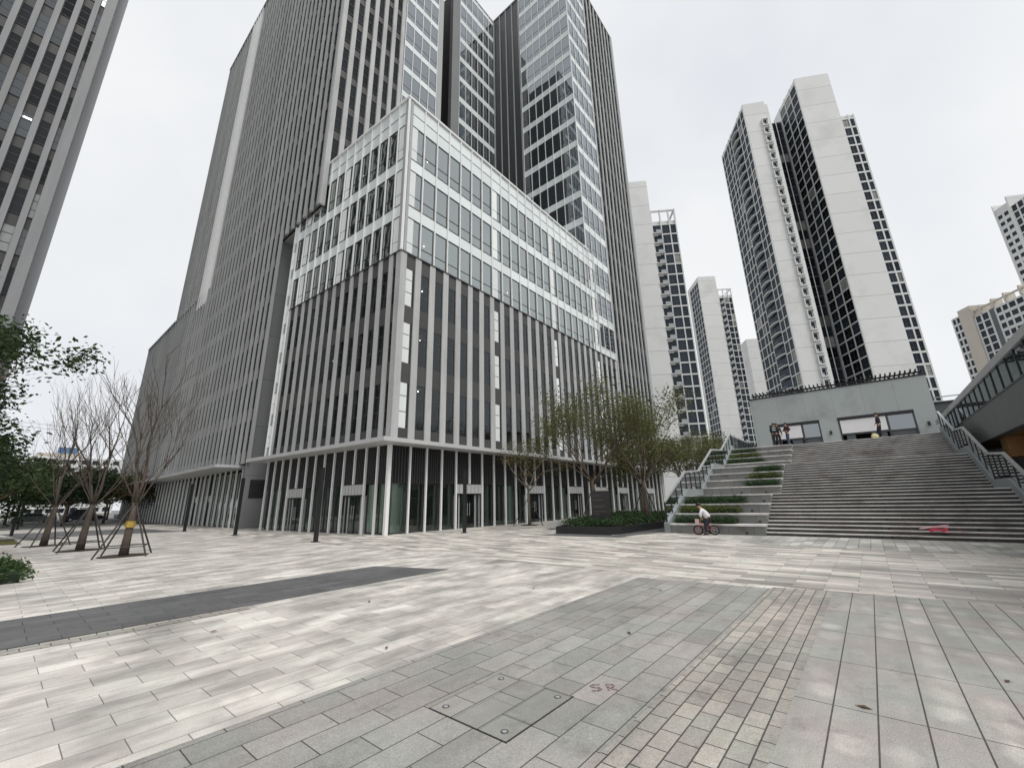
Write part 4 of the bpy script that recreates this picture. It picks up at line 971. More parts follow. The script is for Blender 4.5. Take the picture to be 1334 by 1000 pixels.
# ------------------------------------------------------------------ foliage
def leaf_cloud(mb, pts, n, spread, size, mats, rng, flat=0.5):
    """n small bent leaf faces scattered round each point"""
    for c in pts:
        c = Vector(c)
        for _ in range(n):
            o = Vector((rng.gauss(0, spread), rng.gauss(0, spread), rng.gauss(0, spread * 0.75)))
            p = c + o
            a = Vector((rng.uniform(-1, 1), rng.uniform(-1, 1), rng.uniform(-0.7, 0.7))).normalized()
            b = a.cross(Vector((rng.uniform(-1, 1), rng.uniform(-1, 1), rng.uniform(-0.2, 1)))).normalized()
            L = size * rng.uniform(0.6, 1.4); W = L * rng.uniform(0.35, 0.55)
            mb.face([p - a * L * 0.5, p + b * W * 0.5, p + a * L * 0.5, p - b * W * 0.5], mats[rng.randrange(len(mats))])
def branch(mb, p, d, L, r, depth, rng, m, tips, spread=0.55, upb=0.15, kids=(2, 3), seg=3, shrink=0.72, mid=None):
    pts = [p.copy()]; q = p.copy(); dd = d.copy()
    for _ in range(seg):
        dd = (dd + Vector((rng.gauss(0, 0.10), rng.gauss(0, 0.10), rng.gauss(0, 0.06) + upb * 0.25))).normalized()
        q = q + dd * (L / seg); pts.append(q.copy())
    mb.tube(pts, [r * (1 - 0.45 * i / seg) for i in range(seg + 1)], m, 6 if r > 0.03 else 4)
    if mid is not None and depth <= 1: mid.extend(pts[1:])
    if depth == 0: tips.append(q); return
    for k in range(rng.randint(*kids)):
        ax = dd.orthogonal().normalized(); ax.rotate(Matrix.Rotation(rng.uniform(0, 6.28), 3, dd))
        nd = (dd + ax * spread * rng.uniform(0.6, 1.3) + Vector((0, 0, upb))).normalized()
        st_ = pts[-1] if k == 0 else pts[rng.randint(max(1, seg - 1), seg)]
        branch(mb, st_, nd, L * shrink * rng.uniform(0.8, 1.2), r * 0.58, depth - 1, rng, m, tips, spread, upb, kids, seg, shrink, mid)
def tree(name, label, loc, h, trunk_r, trunk_h, depth, rng, bark, leaves, nleaf, lspread, lsize, lean=(0, 0), group=None, spread=0.6, upb=0.12, limbs=4, limb_len=None, kids=(2, 3), cat='tree', shrink=0.72, br=0.55, leader=False):
    t = thing(name, label, cat, loc, 0, group)
    mb = MB(); tips = []; mid = []
    top = Vector((lean[0], lean[1], trunk_h))
    mb.tube([Vector((0, 0, -0.05)), Vector((lean[0] * 0.2, lean[1] * 0.2, trunk_h * 0.35)), Vector((lean[0] * 0.6, lean[1] * 0.6, trunk_h * 0.7)), top], [trunk_r * 1.25, trunk_r, trunk_r * 0.88, trunk_r * 0.75], bark, 10)
    L0 = limb_len or (h - trunk_h) * 0.42
    for k in range(limbs):
        a = 6.283 * (k + rng.uniform(-0.25, 0.25)) / limbs; e = rng.uniform(0.35, 0.9)
        d = Vector((math.cos(a) * spread, math.sin(a) * spread, e)).normalized()
        branch(mb, top - Vector((0, 0, rng.uniform(0, trunk_h * 0.15))), d, L0 * rng.uniform(0.8, 1.15), trunk_r * br, depth, rng, bark, tips, spread, upb, kids, 3, shrink, mid)
    if leader:
        for e in (0.0, 0.5): branch(mb, top - Vector((0, 0, e)), Vector((0.12 - 0.3 * e, -0.08 + 0.4 * e, 1)).normalized(), L0 * 1.15, trunk_r * 0.5, depth, rng, bark, tips, spread, upb, kids, 3, shrink, mid)
    mb.build('trunk', t, smooth=True)
    if leaves:
        c = MB(); leaf_cloud(c, tips + mid[::2], nleaf, lspread, lsize, leaves, rng); c.build('crown', t)
    return t
def stakes(label, loc, group, r=0.95, h=2.0, n=4, top=(0, 0), rot=0.4, bars=True):
    t = thing('tree_stakes', label, 'tree stakes', loc, 0, group)
    for k in range(n):
        a = rot + 6.283 * k / n
        mb = MB(); b = Vector((math.cos(a) * r, math.sin(a) * r, 0)); e = Vector((top[0] + math.cos(a) * 0.08, top[1] + math.sin(a) * 0.08, h))
        mb.tube([b, e], 0.028, STAKE, 6); mb.build('stake', t)
    if bars:
        mb = MB()
        for k in range(n):
            a, b = rot + 6.283 * k / n, rot + 6.283 * (k + 1) / n; f = 0.80
            mb.tube([(math.cos(a) * r * f, math.sin(a) * r * f, h * 0.19), (math.cos(b) * r * f, math.sin(b) * r * f, h * 0.19)], 0.02, STAKE, 5)
        mb.build('cross_bar', t)
    return t

BG_ = 'bare young trees held by stakes on the left of the plaza'
TW = pbr('twig_bark', (0.085, 0.068, 0.055), 0.9, var=0.3, scale=12)
for i, ((x, y), hh, sd_, ln, lab, slab_) in enumerate((
    ((3.3, 21.1), 6.2, 21, (0.03, -0.03), 'bare leaning tree with a yellow wrapped trunk, nearest of the staked row', 'dark stakes around the yellow wrapped bare tree'),
    ((2.61, 25.85), 6.8, 34, (0.06, -0.05), 'bare leaning brown tree standing between two other staked trees', 'dark stakes around the middle bare tree'),
    ((1.85, 31.23), 6.0, 55, (0.08, -0.04), 'bare thin tree farthest along the staked row, beside the lawn', 'dark stakes around the bare tree beside the lawn'))):
    rg = random.Random(sd_)
    t = tree('bare_tree', lab, (x, y, 0), hh, 0.125, 1.85, 4, rg, TW, None, 0, 0, 0, lean=ln, group=BG_, spread=0.36, upb=0.24, limbs=7, limb_len=1.7, kids=(2, 3), shrink=0.74, br=0.24, leader=True)
    if i == 0:
        mb = MB(); mb.tube([(ln[0] * 0.36, ln[1] * 0.36, 0.98), (ln[0] * 0.46, ln[1] * 0.46, 1.2)], [0.150, 0.148], YELLOW, 12); mb.build('trunk_wrap', t)
    stakes(slab_, (x, y, 0.0), 'stakes of the bare trees', r=1.0, h=1.75, top=(ln[0] * 0.8, ln[1] * 0.8), rot=0.5 + i * 0.3)
    mb = MB(); pts = [(x + 0.72 * math.cos(a * 0.5236), y + 0.72 * math.sin(a * 0.5236)) for a in range(12)]
    mb.prism(pts, -0.01, 0.022, SOIL); tag(mb.build('tree_pit'), ('round dark soil pit of the yellow wrapped bare tree', 'round dark soil pit of the middle bare tree', 'round dark soil pit of the tree beside the lawn')[i], 'soil pit', 'soil pits of the bare trees')

rg = random.Random(5)
tree('leafy_tree', 'large dark leafy tree reaching in from the left edge over the plaza', (-5.4, 23.3, 0), 11.8, 0.2, 2.4, 4, rg, BARK, [LEAF_D, LEAF_D, LEAF_M], 40, 0.33, 0.18, spread=0.95, upb=0.16, limbs=8, limb_len=2.8, kids=(2, 3))
rg = random.Random(6)
tree('leafy_tree', 'dense dark green tree low behind the black lamp columns on the left', (-1.6, 40, 0), 7, 0.15, 1.2, 3, rg, BARK, [LEAF_D, LEAF_M], 34, 0.42, 0.24, spread=0.9, upb=0.1, limbs=7, limb_len=1.8)

G_ = 'street trees behind the plaza on the left'
bgt = [(5.2, 70, 6.5, LEAF_D, 'dark green street tree behind the farthest bare tree'), (9.0, 74, 7.4, LEAF_B, 'reddish brown street tree behind the middle bare tree'),
       (12.4, 78, 6.2, LEAF_M, 'small green street tree beside the office slab corner'), (1.2, 88, 8.5, LEAF_D, 'tall dark street tree left of the parked cars'), (7.5, 98, 7.5, LEAF_D, 'dark street tree across the road behind the cars'),
       (13.0, 104, 8.0, LEAF_M, 'green street tree across the road beside the office slab'), (2.0, 112, 9.5, LEAF_M, 'broad green tree in front of the pale apartment block'), (-4.0, 72, 9.0, LEAF_D, 'dark street tree at the left edge behind the lawn')]
for i, (x, y, h, lf, lab) in enumerate(bgt):
    rg = random.Random(100 + i)
    h *= 1.45; tree('street_tree', lab, (x, y, 0), h, 0.13, h * 0.25, 2, rg, BARK, [lf, LEAF_O if i % 2 else lf], 90, 0.62, 0.30, group=G_, spread=0.9, upb=0.12, limbs=6, limb_len=h * 0.22)

C_ = 'trees of the planting bed beside the stairs'
for i, ((x, y), h, tr, lab) in enumerate((((22.4, 12.5), 8.0, 0.12, 'slim olive leaved tree behind the black information sign'), ((24.4, 10.2), 7.0, 0.13, 'spreading olive leaved tree next to the glass stair railing'),
                                          ((25.6, 14.3), 8.2, 0.12, 'olive leaved tree deep in the planting bed near the shopfront'))):
    rg = random.Random(200 + i * 7)
    tree('olive_tree', lab, (x, y, 0.3), h, tr, 2.5, 3, rg, BARK, [LEAF_O, LEAF_O, LEAF_OY], 25, 0.40, 0.135, group=C_, spread=0.60, upb=0.24, limbs=6, limb_len=2.35, br=0.42)
    stakes(('dark props of the slim tree behind the information sign', 'dark props of the tree next to the stair railing', 'dark props of the tree near the shopfront')[i], (x, y, 0.3), 'tree props in the planting bed', r=1.0, h=1.9, n=3, rot=0.7 + i, bars=False)
for i, ((x, y), h, lab) in enumerate((((37, 11.8), 9.0, 'bushy green tree rising behind the stair railing'), ((45, 13.2), 10.5, 'bushy green tree in front of the balconied white tower'), ((33, 14.0), 8.0, 'green tree behind the bed at the podium corner'))):
    rg = random.Random(300 + i)
    tree('green_tree', lab, (x, y, 0), h, 0.16, 2.8, 3, rg, BARKG, [LEAF_O, LEAF_OY], 22, 0.50, 0.18, group='trees behind the stairs', spread=0.75, upb=0.15, limbs=6, limb_len=h * 0.22)
rg = random.Random(77)
tree('autumn_tree', 'thin young tree with sparse orange and green leaves in front of the podium shops', (23.35, 18.03, 0), 6.6, 0.09, 2.6, 3, rg, BARKG, [LEAF_A, LEAF_A, LEAF_O], 8, 0.26, 0.12, spread=0.75, upb=0.14, limbs=5, limb_len=1.6)
stakes('dark props around the thin orange leaved tree', (23.35, 18.03, 0), None, r=1.15, h=1.7, n=3, rot=2.6, bars=False)
mb = MB(); mb.prism([(23.35 + 0.6 * math.cos(a), 18.03 + 0.6 * math.sin(a)) for a in (i * 0.5236 for i in range(12))], -0.01, 0.022, SOIL); tag(mb.build('tree_pit'), 'round soil pit of the thin orange leaved tree', 'soil pit')

def hedge(label, x0, x1, y0, y1, z0, h, leaf, dens, rng, group=None, name='hedge', size=0.07, spread=0.07):
    c = MB()
    n = int((x1 - x0) * (y1 - y0) * dens)
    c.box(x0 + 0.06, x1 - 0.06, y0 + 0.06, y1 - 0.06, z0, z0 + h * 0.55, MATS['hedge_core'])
    pts = []
    for _ in range(n):
        x, y = rng.uniform(x0, x1), rng.uniform(y0, y1)
        e = min(x - x0, x1 - x, y - y0, y1 - y)
        hz = h * (0.62 + 0.38 * min(1, e / 0.25)) * (0.86 + 0.14 * math.sin(x * 5.1 + y * 3.3) * math.sin(y * 4.1))
        pts.append((x, y, z0 + hz - abs(rng.gauss(0, 0.05))))
        if e < 0.12: pts.append((x, y, z0 + rng.uniform(0, hz)))
    leaf_cloud(c, pts, 5, spread, size, leaf, rng)
    o = c.build(name); tag(o, label, 'hedge', group); return o
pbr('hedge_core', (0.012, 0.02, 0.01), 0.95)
rg = random.Random(9)
hp = ['low hedge on the bottom stone seat beside the cyclist', 'yellow green hedge on the second stone seat from the ground', 'low hedge on the third stone seat from the ground, last below the first landing',
      'low hedge on the second flight of stone seats, bottom one at the step edge', 'yellow green hedge on the second flight of stone seats, middle one', 'low hedge on the second flight of stone seats, topmost one',
      'low hedge on the top flight of stone seats, lowest one by the railing', 'yellow green hedge on the top flight of stone seats, middle one', 'low hedge on the top flight of stone seats, highest one']
q = 0
for f in range(3):
    for k in range(3):
        x0 = F0[f] + k * 3 * TR + 0.28; z0 = f * 1.68 + (k + 1) * 0.42
        if f == 1: y0, y1 = YM + 0.12, YM + 1.75 - 0.15 * k
        else: y0, y1 = YL - (2.7 if f == 0 else 2.3) + 0.35 * k * (1 if f else -0.2), YL - 0.1
        hedge(hp[q], x0, x0 + 0.62, y0, y1, z0, 0.34, [LEAF_Y] if k == 1 else [LEAF_H], 260, rg, 'hedges on the stone seats'); q += 1

# planting bed with black kerb
bed = thing('planting_bed', 'wedge shaped planting bed with a low black granite kerb left of the stairs', 'planting bed', (18, 9, 0))
P0 = [(18.05, 12.3), (18.2, 9.45), (19.0, 9.25), (34, 8.6), (34, 17.0), (27, 15.2), (21.4, 13.3)]
mb = MB()
for a, b in zip(P0, P0[1:] + P0[:1]):
    a, b = Vector((*a, 0)), Vector((*b, 0)); d = (b - a).normalized(); n = Vector((-d.y, d.x, 0)) * 0.14
    mb.hexa([a, b, b + n, a + n] + [v + Vector((0, 0, 0.34)) for v in (a, b, b + n, a + n)], BLACKG)
for v in mb.v: v -= Vector((18, 9, 0))
mb.build('kerb', bed)
mb = MB(); mb.prism([(x - 18, y - 9) for x, y in [(18.25, 12.2), (18.35, 9.6), (33.9, 8.8), (33.9, 16.8), (27, 15.0), (21.4, 13.1)]], 0.0, 0.26, SOIL); mb.build('soil', bed)
def inpoly(x, y, P):
    c = False
    for (x1, y1), (x2, y2) in zip(P, P[1:] + P[:1]):
        if (y1 > y) != (y2 > y) and x < (x2 - x1) * (y - y1) / (y2 - y1) + x1: c = not c
    return c
PI_ = [(18.3, 12.1), (18.45, 9.75), (19.1, 9.5), (33.5, 8.95), (33.5, 16.5), (27, 14.7), (21.4, 12.8)]
c = MB(); rg = random.Random(12); pts = []
while len(pts) < 6500:
    x, y = rg.uniform(18.2, 33.5), rg.uniform(8.9, 16.6)
    if x > 25 and rg.random() < 0.55: continue
    if inpoly(x, y, PI_): pts.append((x, y, 0.42 + 0.16 * rg.random() + 0.07 * math.sin(x * 3.1) * math.sin(y * 2.7)))
leaf_cloud(c, pts, 4, 0.09, 0.10, [LEAF_H, LEAF_D, LEAF_H], rg)
o = c.build('ground_cover'); o['kind'] = 'stuff'; o['label'] = 'low dark green shrubs filling the planting bed'; o['category'] = 'ground cover'
sg = thing('information_sign', 'upright black information slab standing in the planting bed', 'sign', (19.95, 10.75, 0.26), R(-62))
mb = MB(); mb.box(-0.48, 0.48, -0.11, 0.11, 0.42, 1.75, pbr('dark_sign_face', (0.016, 0.015, 0.015), 0.4)); mb.build('panel', sg)
mb = MB(); mb.box(-0.46, 0.46, -0.13, 0.13, 0, 0.419, BLACKG); mb.build('base', sg)
DIMT = pbr('dull_sign_lettering', (0.10, 0.07, 0.065), 0.6)
mb = MB()
for z, w in ((1.50, 0.34), (1.28, 0.5), (1.0, 0.62), (0.93, 0.5), (0.72, 0.6), (0.60, 0.3)): mb.box(-0.36, -0.36 + w, -0.114, -0.1095, z, z + 0.025, DIMT)
mb.build('lettering', sg)
bn = thing('stone_bench', 'long light grey stone bench behind the planting bed', 'bench', (20.3, 13.75, 0), R(20))
mb = MB(); mb.box(0, 6.2, 0, 0.5, 0.10, 0.42, STONE); mb.build('seat', bn)
mb = MB(); mb.box(0.12, 6.1, 0.1, 0.42, 0, 0.10, GREYM); mb.build('base', bn)
hb = MB(); rg = random.Random(41); pts = []
for _ in range(900):
    x, y = rg.uniform(-2.2, 0.85), rg.uniform(15.7, 19.4); e = min(0.85 - x, y - 15.7, 19.4 - y)
    pts.append((x, y, 0.28 * min(1, 0.35 + e * 1.6) + rg.uniform(0, 0.07)))
leaf_cloud(hb, pts, 6, 0.08, 0.09, [LEAF_M, LEAF_H], rg)
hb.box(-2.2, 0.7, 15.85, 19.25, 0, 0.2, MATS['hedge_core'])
tag(hb.build('hedge'), 'low clipped green hedge at the bottom left edge of the plaza', 'hedge')

# ------------------------------------------------------------------ lamp columns
lmp = thing('lamp_column', 'black lamp column in front of the podium doors, left of its corner', 'lamp column', (9.62, 19.71, 0), R(15), 'black lamp columns on the plaza')
mb = MB(); mb.box(-0.075, 0.075, -0.075, 0.075, 0.0, 3.3, DARKM); mb.build('post', lmp)
mb = MB(); mb.box(-0.08, 0.08, -0.08, 0.08, 2.75, 3.18, pbr('dark_lamp_lens', (0.022, 0.022, 0.025), 0.3)); mb.box(-0.083, 0.083, -0.083, 0.083, 3.3, 3.33, DARKM); mb.build('lamp_head', lmp)
mb = MB(); mb.box(-0.14, 0.14, -0.14, 0.14, 0, 0.03, DARKM); mb.build('base_plate', lmp)
for x, y, lab in ((9.48, 29.48, 'black lamp column in front of the grey end wall beside the podium'), (9.13, 38.66, 'black lamp column in front of the office slab shopfront'), (16.49, 17.18, 'black lamp column right of the podium corner'),
                  (1.1, 47.0, 'black lamp column at the far left beside the lawn'), (1.73, 62.5, 'black lamp column farthest left, just behind another one')):
    dup(lmp, (x, y, 0), R(15), lab)

# ------------------------------------------------------------------ floor hatch, painted marks
hc = thing('access_cover', 'square paved access cover with four bolts set in the grey paving', 'access cover', (2.56, 2.24, 0.0))
mb = MB(); mb.box(0, 0.88, 0, 0.83, -0.01, 0.0065, BLACKG)
for a, b, c, d in ((0.012, 0.30, 0.012, 0.265), (0.304, 0.868, 0.012, 0.265), (0.012, 0.44, 0.27, 0.54), (0.444, 0.868, 0.27, 0.54), (0.012, 0.58, 0.545, 0.818), (0.584, 0.868, 0.545, 0.818)):
    mb.box(a, b, c, d, 0.0066, 0.0095, PAV_G)
mb.build('plate', hc)
b_ = MB(); b_.tube([(0, 0, 0.008), (0, 0, 0.0135)], 0.018, GREYM, 12); b_.torus((0, 0, 0.0105), (0, 0, 1), 0.026, 0.004, FRAME, 16, 5); bm_ = b_.mesh('bolt')
for x, y in ((0.10, 0.73), (0.78, 0.73), (0.10, 0.10), (0.78, 0.10)):
    o = bpy.data.objects.new('bolt', bm_); col.objects.link(o); o.parent = hc; o.location = (x, y, 0)
PINKP = pbr('faded_red_paint', (0.30, 0.215, 0.21), 0.8, var=0.25, scale=60)
mb = MB()
def stroke(pts, w=0.007, z=0.0105):
    for (a, b), (c, d) in zip(pts[:-1], pts[1:]):
        A, B = Vector((a, b, z)), Vector((c, d, z)); t = (B - A).normalized(); n = Vector((-t.y, t.x, 0)) * w; A -= t * w * 0.6; B += t * w * 0.6
        mb.face([A - n, B - n, B + n, A + n], PINKP)
ex, ey = Vector((0.63, -0.77)), Vector((0.77, 0.63)); o0 = Vector((3.62, 2.18))
def L2(P): return [tuple(o0 + ex * a * 0.105 + ey * b * 0.12) for a, b in P]
stroke(L2([(0.9, 1.0), (0.3, 1.0), (0.1, 0.75), (0.3, 0.55), (0.75, 0.45), (0.9, 0.2), (0.6, 0.0), (0.1, 0.0)]))
stroke(L2([(1.5, 0.0), (1.5, 1.0), (2.0, 0.95), (2.1, 0.7), (1.9, 0.5), (1.5, 0.5), (2.2, 0.0)]))
tag(mb.build('painted_mark'), 'small faded red painted letters on the grey paving', 'paint mark')

# ------------------------------------------------------------------ background on the far left
ap = thing('apartment_block', 'pale mid-rise apartment block with blue roof box behind the street trees', 'apartment block', (6, 236, 0), R(-8))
AF = Fr((0, 0, 0), (1, 0, 0))
mb = MB(); mb.box(0, 11.5, 0, 14, 0, 23, RESB); mb.box(11.5, 24, 2.5, 14, 0, 21.5, RESB); mb.box(5, 10, 2, 8, 23, 25.5, pbr('blue_roof_cladding', (0.10, 0.20, 0.36), 0.6))
for k in range(7): mb.box(-0.3, 11.4, -0.9, 0, 2.6 + 3 * k, 3.4 + 3 * k, WHITEM)
mb.build('wall', ap)
wr = Repeats(ap, 'window', 80)
cells(AF, [0.3, 3.1, 5.9, 8.7, 11.3], 0.5, 21.5, 3.0, wr, GL_RES, 'a', fr=1.1, pier=0.7).build('window_grid', ap)
cells(Fr((11.5, 2.5, 0), (1, 0, 0)), [0.3, 3.3, 6.3, 9.3, 12.2], 0.5, 21.5, 3.0, wr, GL_RES, 'b', fr=1.4, pier=1.0).build('window_grid', ap)
wr.done('far_windows')
def car(label, loc, rz, paint, roofh=1.45, L=4.4):
    t = thing('parked_car', label, 'car', loc, rz, 'cars on the road at the left')
    mb = MB(); W = 0.86
    prof = [(-L / 2, 0.35), (-L / 2, 0.80), (-L / 2 + 0.12, 0.92), (-L * 0.36, 0.98), (-L * 0.24, roofh - 0.06), (-L * 0.14, roofh), (L * 0.10, roofh), (L * 0.24, 0.98), (L * 0.44, 0.88), (L / 2, 0.72), (L / 2, 0.35), (L / 2 - 0.2, 0.22), (-L / 2 + 0.2, 0.22)]
    n = len(prof); k = mb.mi(paint)
    for s_ in (-1, 1): mb.v.extend(Vector((x, s_ * (W - (0.16 if z > 1.05 else 0)), z)) for x, z in prof)
    mb.f += [tuple(range(n)), tuple(n + a for a in reversed(range(n)))]; mb.m += [k, k]
    for a in range(n): b = (a + 1) % n; mb.f.append((a, n + a, n + b, b)); mb.m.append(k)
    mb.build('body', t)
    g = MB()
    for s_ in (-1, 1):
        P = [(-L * 0.31, 1.0), (-L * 0.22, roofh - 0.12), (L * 0.09, roofh - 0.10), (L * 0.20, 1.0)]
        g.face([(x, s_ * (0.78 if z > 1.05 else 0.87), z) for x, z in P], GL_DARK)
    g.face([(L * 0.115, -0.64, roofh - 0.04), (L * 0.115, 0.64, roofh - 0.04), (L * 0.245, 0.76, 1.0), (L * 0.245, -0.76, 1.0)], GL_DARK)
    g.build('window', t)
    for x in (-L * 0.31, L * 0.31):
        for s_ in (-1, 1):
            w_ = MB(); w_.torus((x, s_ * 0.80, 0.31), (0, 1, 0), 0.22, 0.095, DARKM, 18, 6); w_.tube([(x, s_ * 0.74, 0.31), (x, s_ * 0.87, 0.31)], 0.16, GREYM, 12); w_.build('wheel', t)
    for s_ in (-1, 1):
        h_ = MB(); h_.box(L / 2 - 0.1, L / 2 + 0.01, s_ * 0.6 - 0.16, s_ * 0.6 + 0.16, 0.62, 0.76, WHITEM); h_.build('headlight', t)
    return t
car('silver parked car on the road beyond the lawn', (3.9, 93.5, 0.02), R(8), pbr('silver_car_paint', (0.42, 0.43, 0.45), 0.3, metal=0.5))
car('dark parked van on the road right of the silver car', (9.0, 95.5, 0.02), R(8), pbr('dark_car_paint', (0.03, 0.035, 0.05), 0.3), roofh=1.85, L=4.6)
car('dark blue car at the far end of the road beside the office slab', (15.8, 101.0, 0.02), R(8), pbr('blue_car_paint', (0.03, 0.05, 0.10), 0.3))
CAB = pbr('cable_black', (0.10, 0.10, 0.11), 0.6)
for k, (z, lab) in enumerate(((30.5, 'thin power line across the grey sky at far left, topmost of four'), (29.3, 'thin power line across the grey sky at far left, second from top'), (21.5, 'thin power line across the grey sky at far left, third from top'), (20.4, 'thin power line across the grey sky at far left, lowest of four'))):
    mb = MB(); mb.tube([(-60 + 15 * j, 195 - 1.5 * j, z - 0.8 * j + 0.035 * (j - 5) ** 2) for j in range(11)], 0.05, CAB, 4)
    tag(mb.build('power_line'), lab, 'power line', 'power lines over the road')

# ------------------------------------------------------------------ people
SKIN = pbr('skin', (0.45, 0.28, 0.20), 0.55, var=0.05, scale=20)
HAIR = pbr('black_hair', (0.012, 0.010, 0.010), 0.5)
def skin_mesh(name, verts, edges, mat, parent, levels=1):
    me = bpy.data.meshes.new(name); me.from_pydata([v[:3] for v in verts], edges, []); me.materials.append(mat)
    o = bpy.data.objects.new(name, me); col.objects.link(o); o.parent = parent
    md = o.modifiers.new('Skin', 'SKIN'); md.use_smooth_shade = True
    for i, v in enumerate(verts):
        r = v[3]; me.skin_vertices[0].data[i].radius = (r, r) if not isinstance(r, tuple) else r
        me.skin_vertices[0].data[i].use_root = (i == 0)
    s = o.modifiers.new('Sub', 'SUBSURF'); s.levels = levels; s.render_levels = levels
    return o
def lerp(a, b, t): return tuple(a[i] + (b[i] - a[i]) * t for i in range(3))
def person(label, loc, rz, J, top, legs, shoes, k=1.0, vest=None):
    t = thing('person', label, 'person', loc, rz)
    V = []; E = []
    def v(p, r, link=None):
        V.append((p[0] * k, p[1] * k, p[2] * k, r * k)); i = len(V) - 1
        if link is not None: E.append((link, i))
        return i
    pel = v(J['pelvis'], 0.10); wst = v(lerp(J['pelvis'], J['chest'], 0.5), 0.095, pel); ch = v(J['chest'], 0.11, wst)
    nk = v(J['neck'], 0.055, ch); hd = J['head']; ax = Vector(hd) - Vector(J['neck']); ax.normalize()
    h0 = v(tuple(Vector(hd) - ax * 0.07), 0.070, nk); h1 = v(hd, 0.092, h0); h2 = v(tuple(Vector(hd) + ax * 0.075), 0.072, h1)
    for s_, sd_ in (('L', 1), ('R', -1)):
        sh, el, ha = J['sh' + s_], J['el' + s_], J['ha' + s_]
        a = v(sh, 0.055, ch); b = v(lerp(sh, el, 0.5), 0.050, a); c = v(el, 0.042, b); d = v(lerp(el, ha, 0.9), 0.028, c); e = v(ha, 0.030, d)
        fd = (Vector(ha) - Vector(el)).normalized(); sv = Vector((0, 0, 1)).cross(fd); sv = sv.normalized() if sv.length > 0.1 else Vector((1, 0, 0))
        dn = fd.cross(sv)
        for q, (off, ln) in enumerate(((-0.027, 0.075), (-0.009, 0.085), (0.009, 0.08), (0.027, 0.062))):
            f0 = v(tuple(Vector(ha) + fd * 0.045 + sv * off), 0.009, e)
            f1 = v(tuple(Vector(ha) + fd * (0.045 + ln * 0.55) + sv * off - dn * 0.012), 0.008, f0)
            v(tuple(Vector(ha) + fd * (0.045 + ln * 0.85) + sv * off - dn * 0.035), 0.007, f1)
        th = v(tuple(Vector(ha) + fd * 0.01 + sv * 0.035), 0.010, e); v(tuple(Vector(ha) + fd * 0.05 + sv * 0.05 - dn * 0.012), 0.008, th)
        hp, kn, an, to = J['hip' + s_], J['kn' + s_], J['an' + s_], J['to' + s_]
        a = v(hp, 0.080, pel); b = v(lerp(hp, kn, 0.5), 0.075, a); c = v(kn, 0.056, b); b2 = v(lerp(kn, an, 0.35), 0.054, c); d = v(an, 0.038, b2); v(to, 0.032, d)
    body = skin_mesh('body', V, E, SKIN, t)
    def part(name, chains, mat):
        VV = []; EE = []
        for ch_ in chains:
            pr = None
            for p, r, *lk in ch_:
                VV.append((p[0] * k, p[1] * k, p[2] * k, r * k)); i = len(VV) - 1
                if pr is not None: EE.append((pr, i))
                elif lk: EE.append((lk[0], i))
                pr = i
        return skin_mesh(name, VV, EE, mat, t)
    low = lerp(J['pelvis'], J['chest'], -0.12)
    jk = [[(low, 0.15), (lerp(J['pelvis'], J['chest'], 0.5), 0.155), (J['chest'], 0.165), (lerp(J['chest'], J['neck'], 0.75), 0.078)]]
    for s_ in 'LR': jk.append([(J['sh' + s_], 0.078, 2), (lerp(J['sh' + s_], J['el' + s_], 0.5), 0.066), (J['el' + s_], 0.058), (lerp(J['el' + s_], J['ha' + s_], 0.86), 0.042)])
    part('jacket', jk, top)
    tr = [[(J['pelvis'], 0.138), (lerp(J['pelvis'], J['chest'], 0.15), 0.13)]]
    for s_ in 'LR': tr.append([(J['hip' + s_], 0.100, 0), (lerp(J['hip' + s_], J['kn' + s_], 0.5), 0.088), (J['kn' + s_], 0.070), (lerp(J['kn' + s_], J['an' + s_], 0.5), 0.064), (lerp(J['kn' + s_], J['an' + s_], 0.93), 0.056)])
    part('trousers', tr, legs)
    for s_ in 'LR':
        a, b = Vector(J['an' + s_]) * k, Vector(J['to' + s_]) * k; d = (b - a); d.z = 0; d = d.normalized() if d.length > 1e-4 else Vector((1, 0, 0))
        part('shoe', [[(tuple((a - d * 0.05 * k) / k - Vector((0, 0, 0.01))), 0.045), (tuple((a + d * 0.06 * k) / k - Vector((0, 0, 0.025))), 0.045), (tuple((b + d * 0.02 * k) / k), 0.036)]], shoes)
    hm = MB(); c = (Vector(hd) + ax * 0.035 + Vector((-0.018, 0, 0.012))) * k
    hm.ball(c, 0.105 * k, HAIR, 12, 0.98, 0.92, 0.95); hm.build('hair', t, smooth=True)
    fm = MB(); f = Vector((1, 0, 0)) - ax * ax.x; f.normalize(); sd2 = ax.cross(f)
    for s_ in (-1, 1):
        fm.ball((Vector(hd) + f * 0.082 + sd2 * 0.032 * s_ - ax * 0.012) * k, 0.011 * k, HAIR, 8); fm.ball((Vector(hd) + sd2 * 0.092 * s_ - ax * 0.02) * k, 0.024 * k, SKIN, 8, 0.6, 0.4, 1)
    fm.ball((Vector(hd) + f * 0.10 - ax * 0.035) * k, 0.016 * k, SKIN, 8); fm.ball((Vector(hd) + f * 0.085 - ax * 0.065) * k, 0.016 * k, pbr('lips', (0.35, 0.14, 0.12), 0.5) if 'lips' not in MATS else MATS['lips'], 8, 0.6, 1.3, 0.4)
    fm.build('face', t, smooth=True)
    if vest:
        vm = MB(); c = Vector(J['chest']) * k
        for z in (0.07, -0.08): vm.box(-0.172 * k, -0.160 * k, -0.11 * k, 0.11 * k, c.z + z * k - 0.025 * k, c.z + z * k + 0.025 * k, vest)
        vm.build('reflective_band', t)
    return t
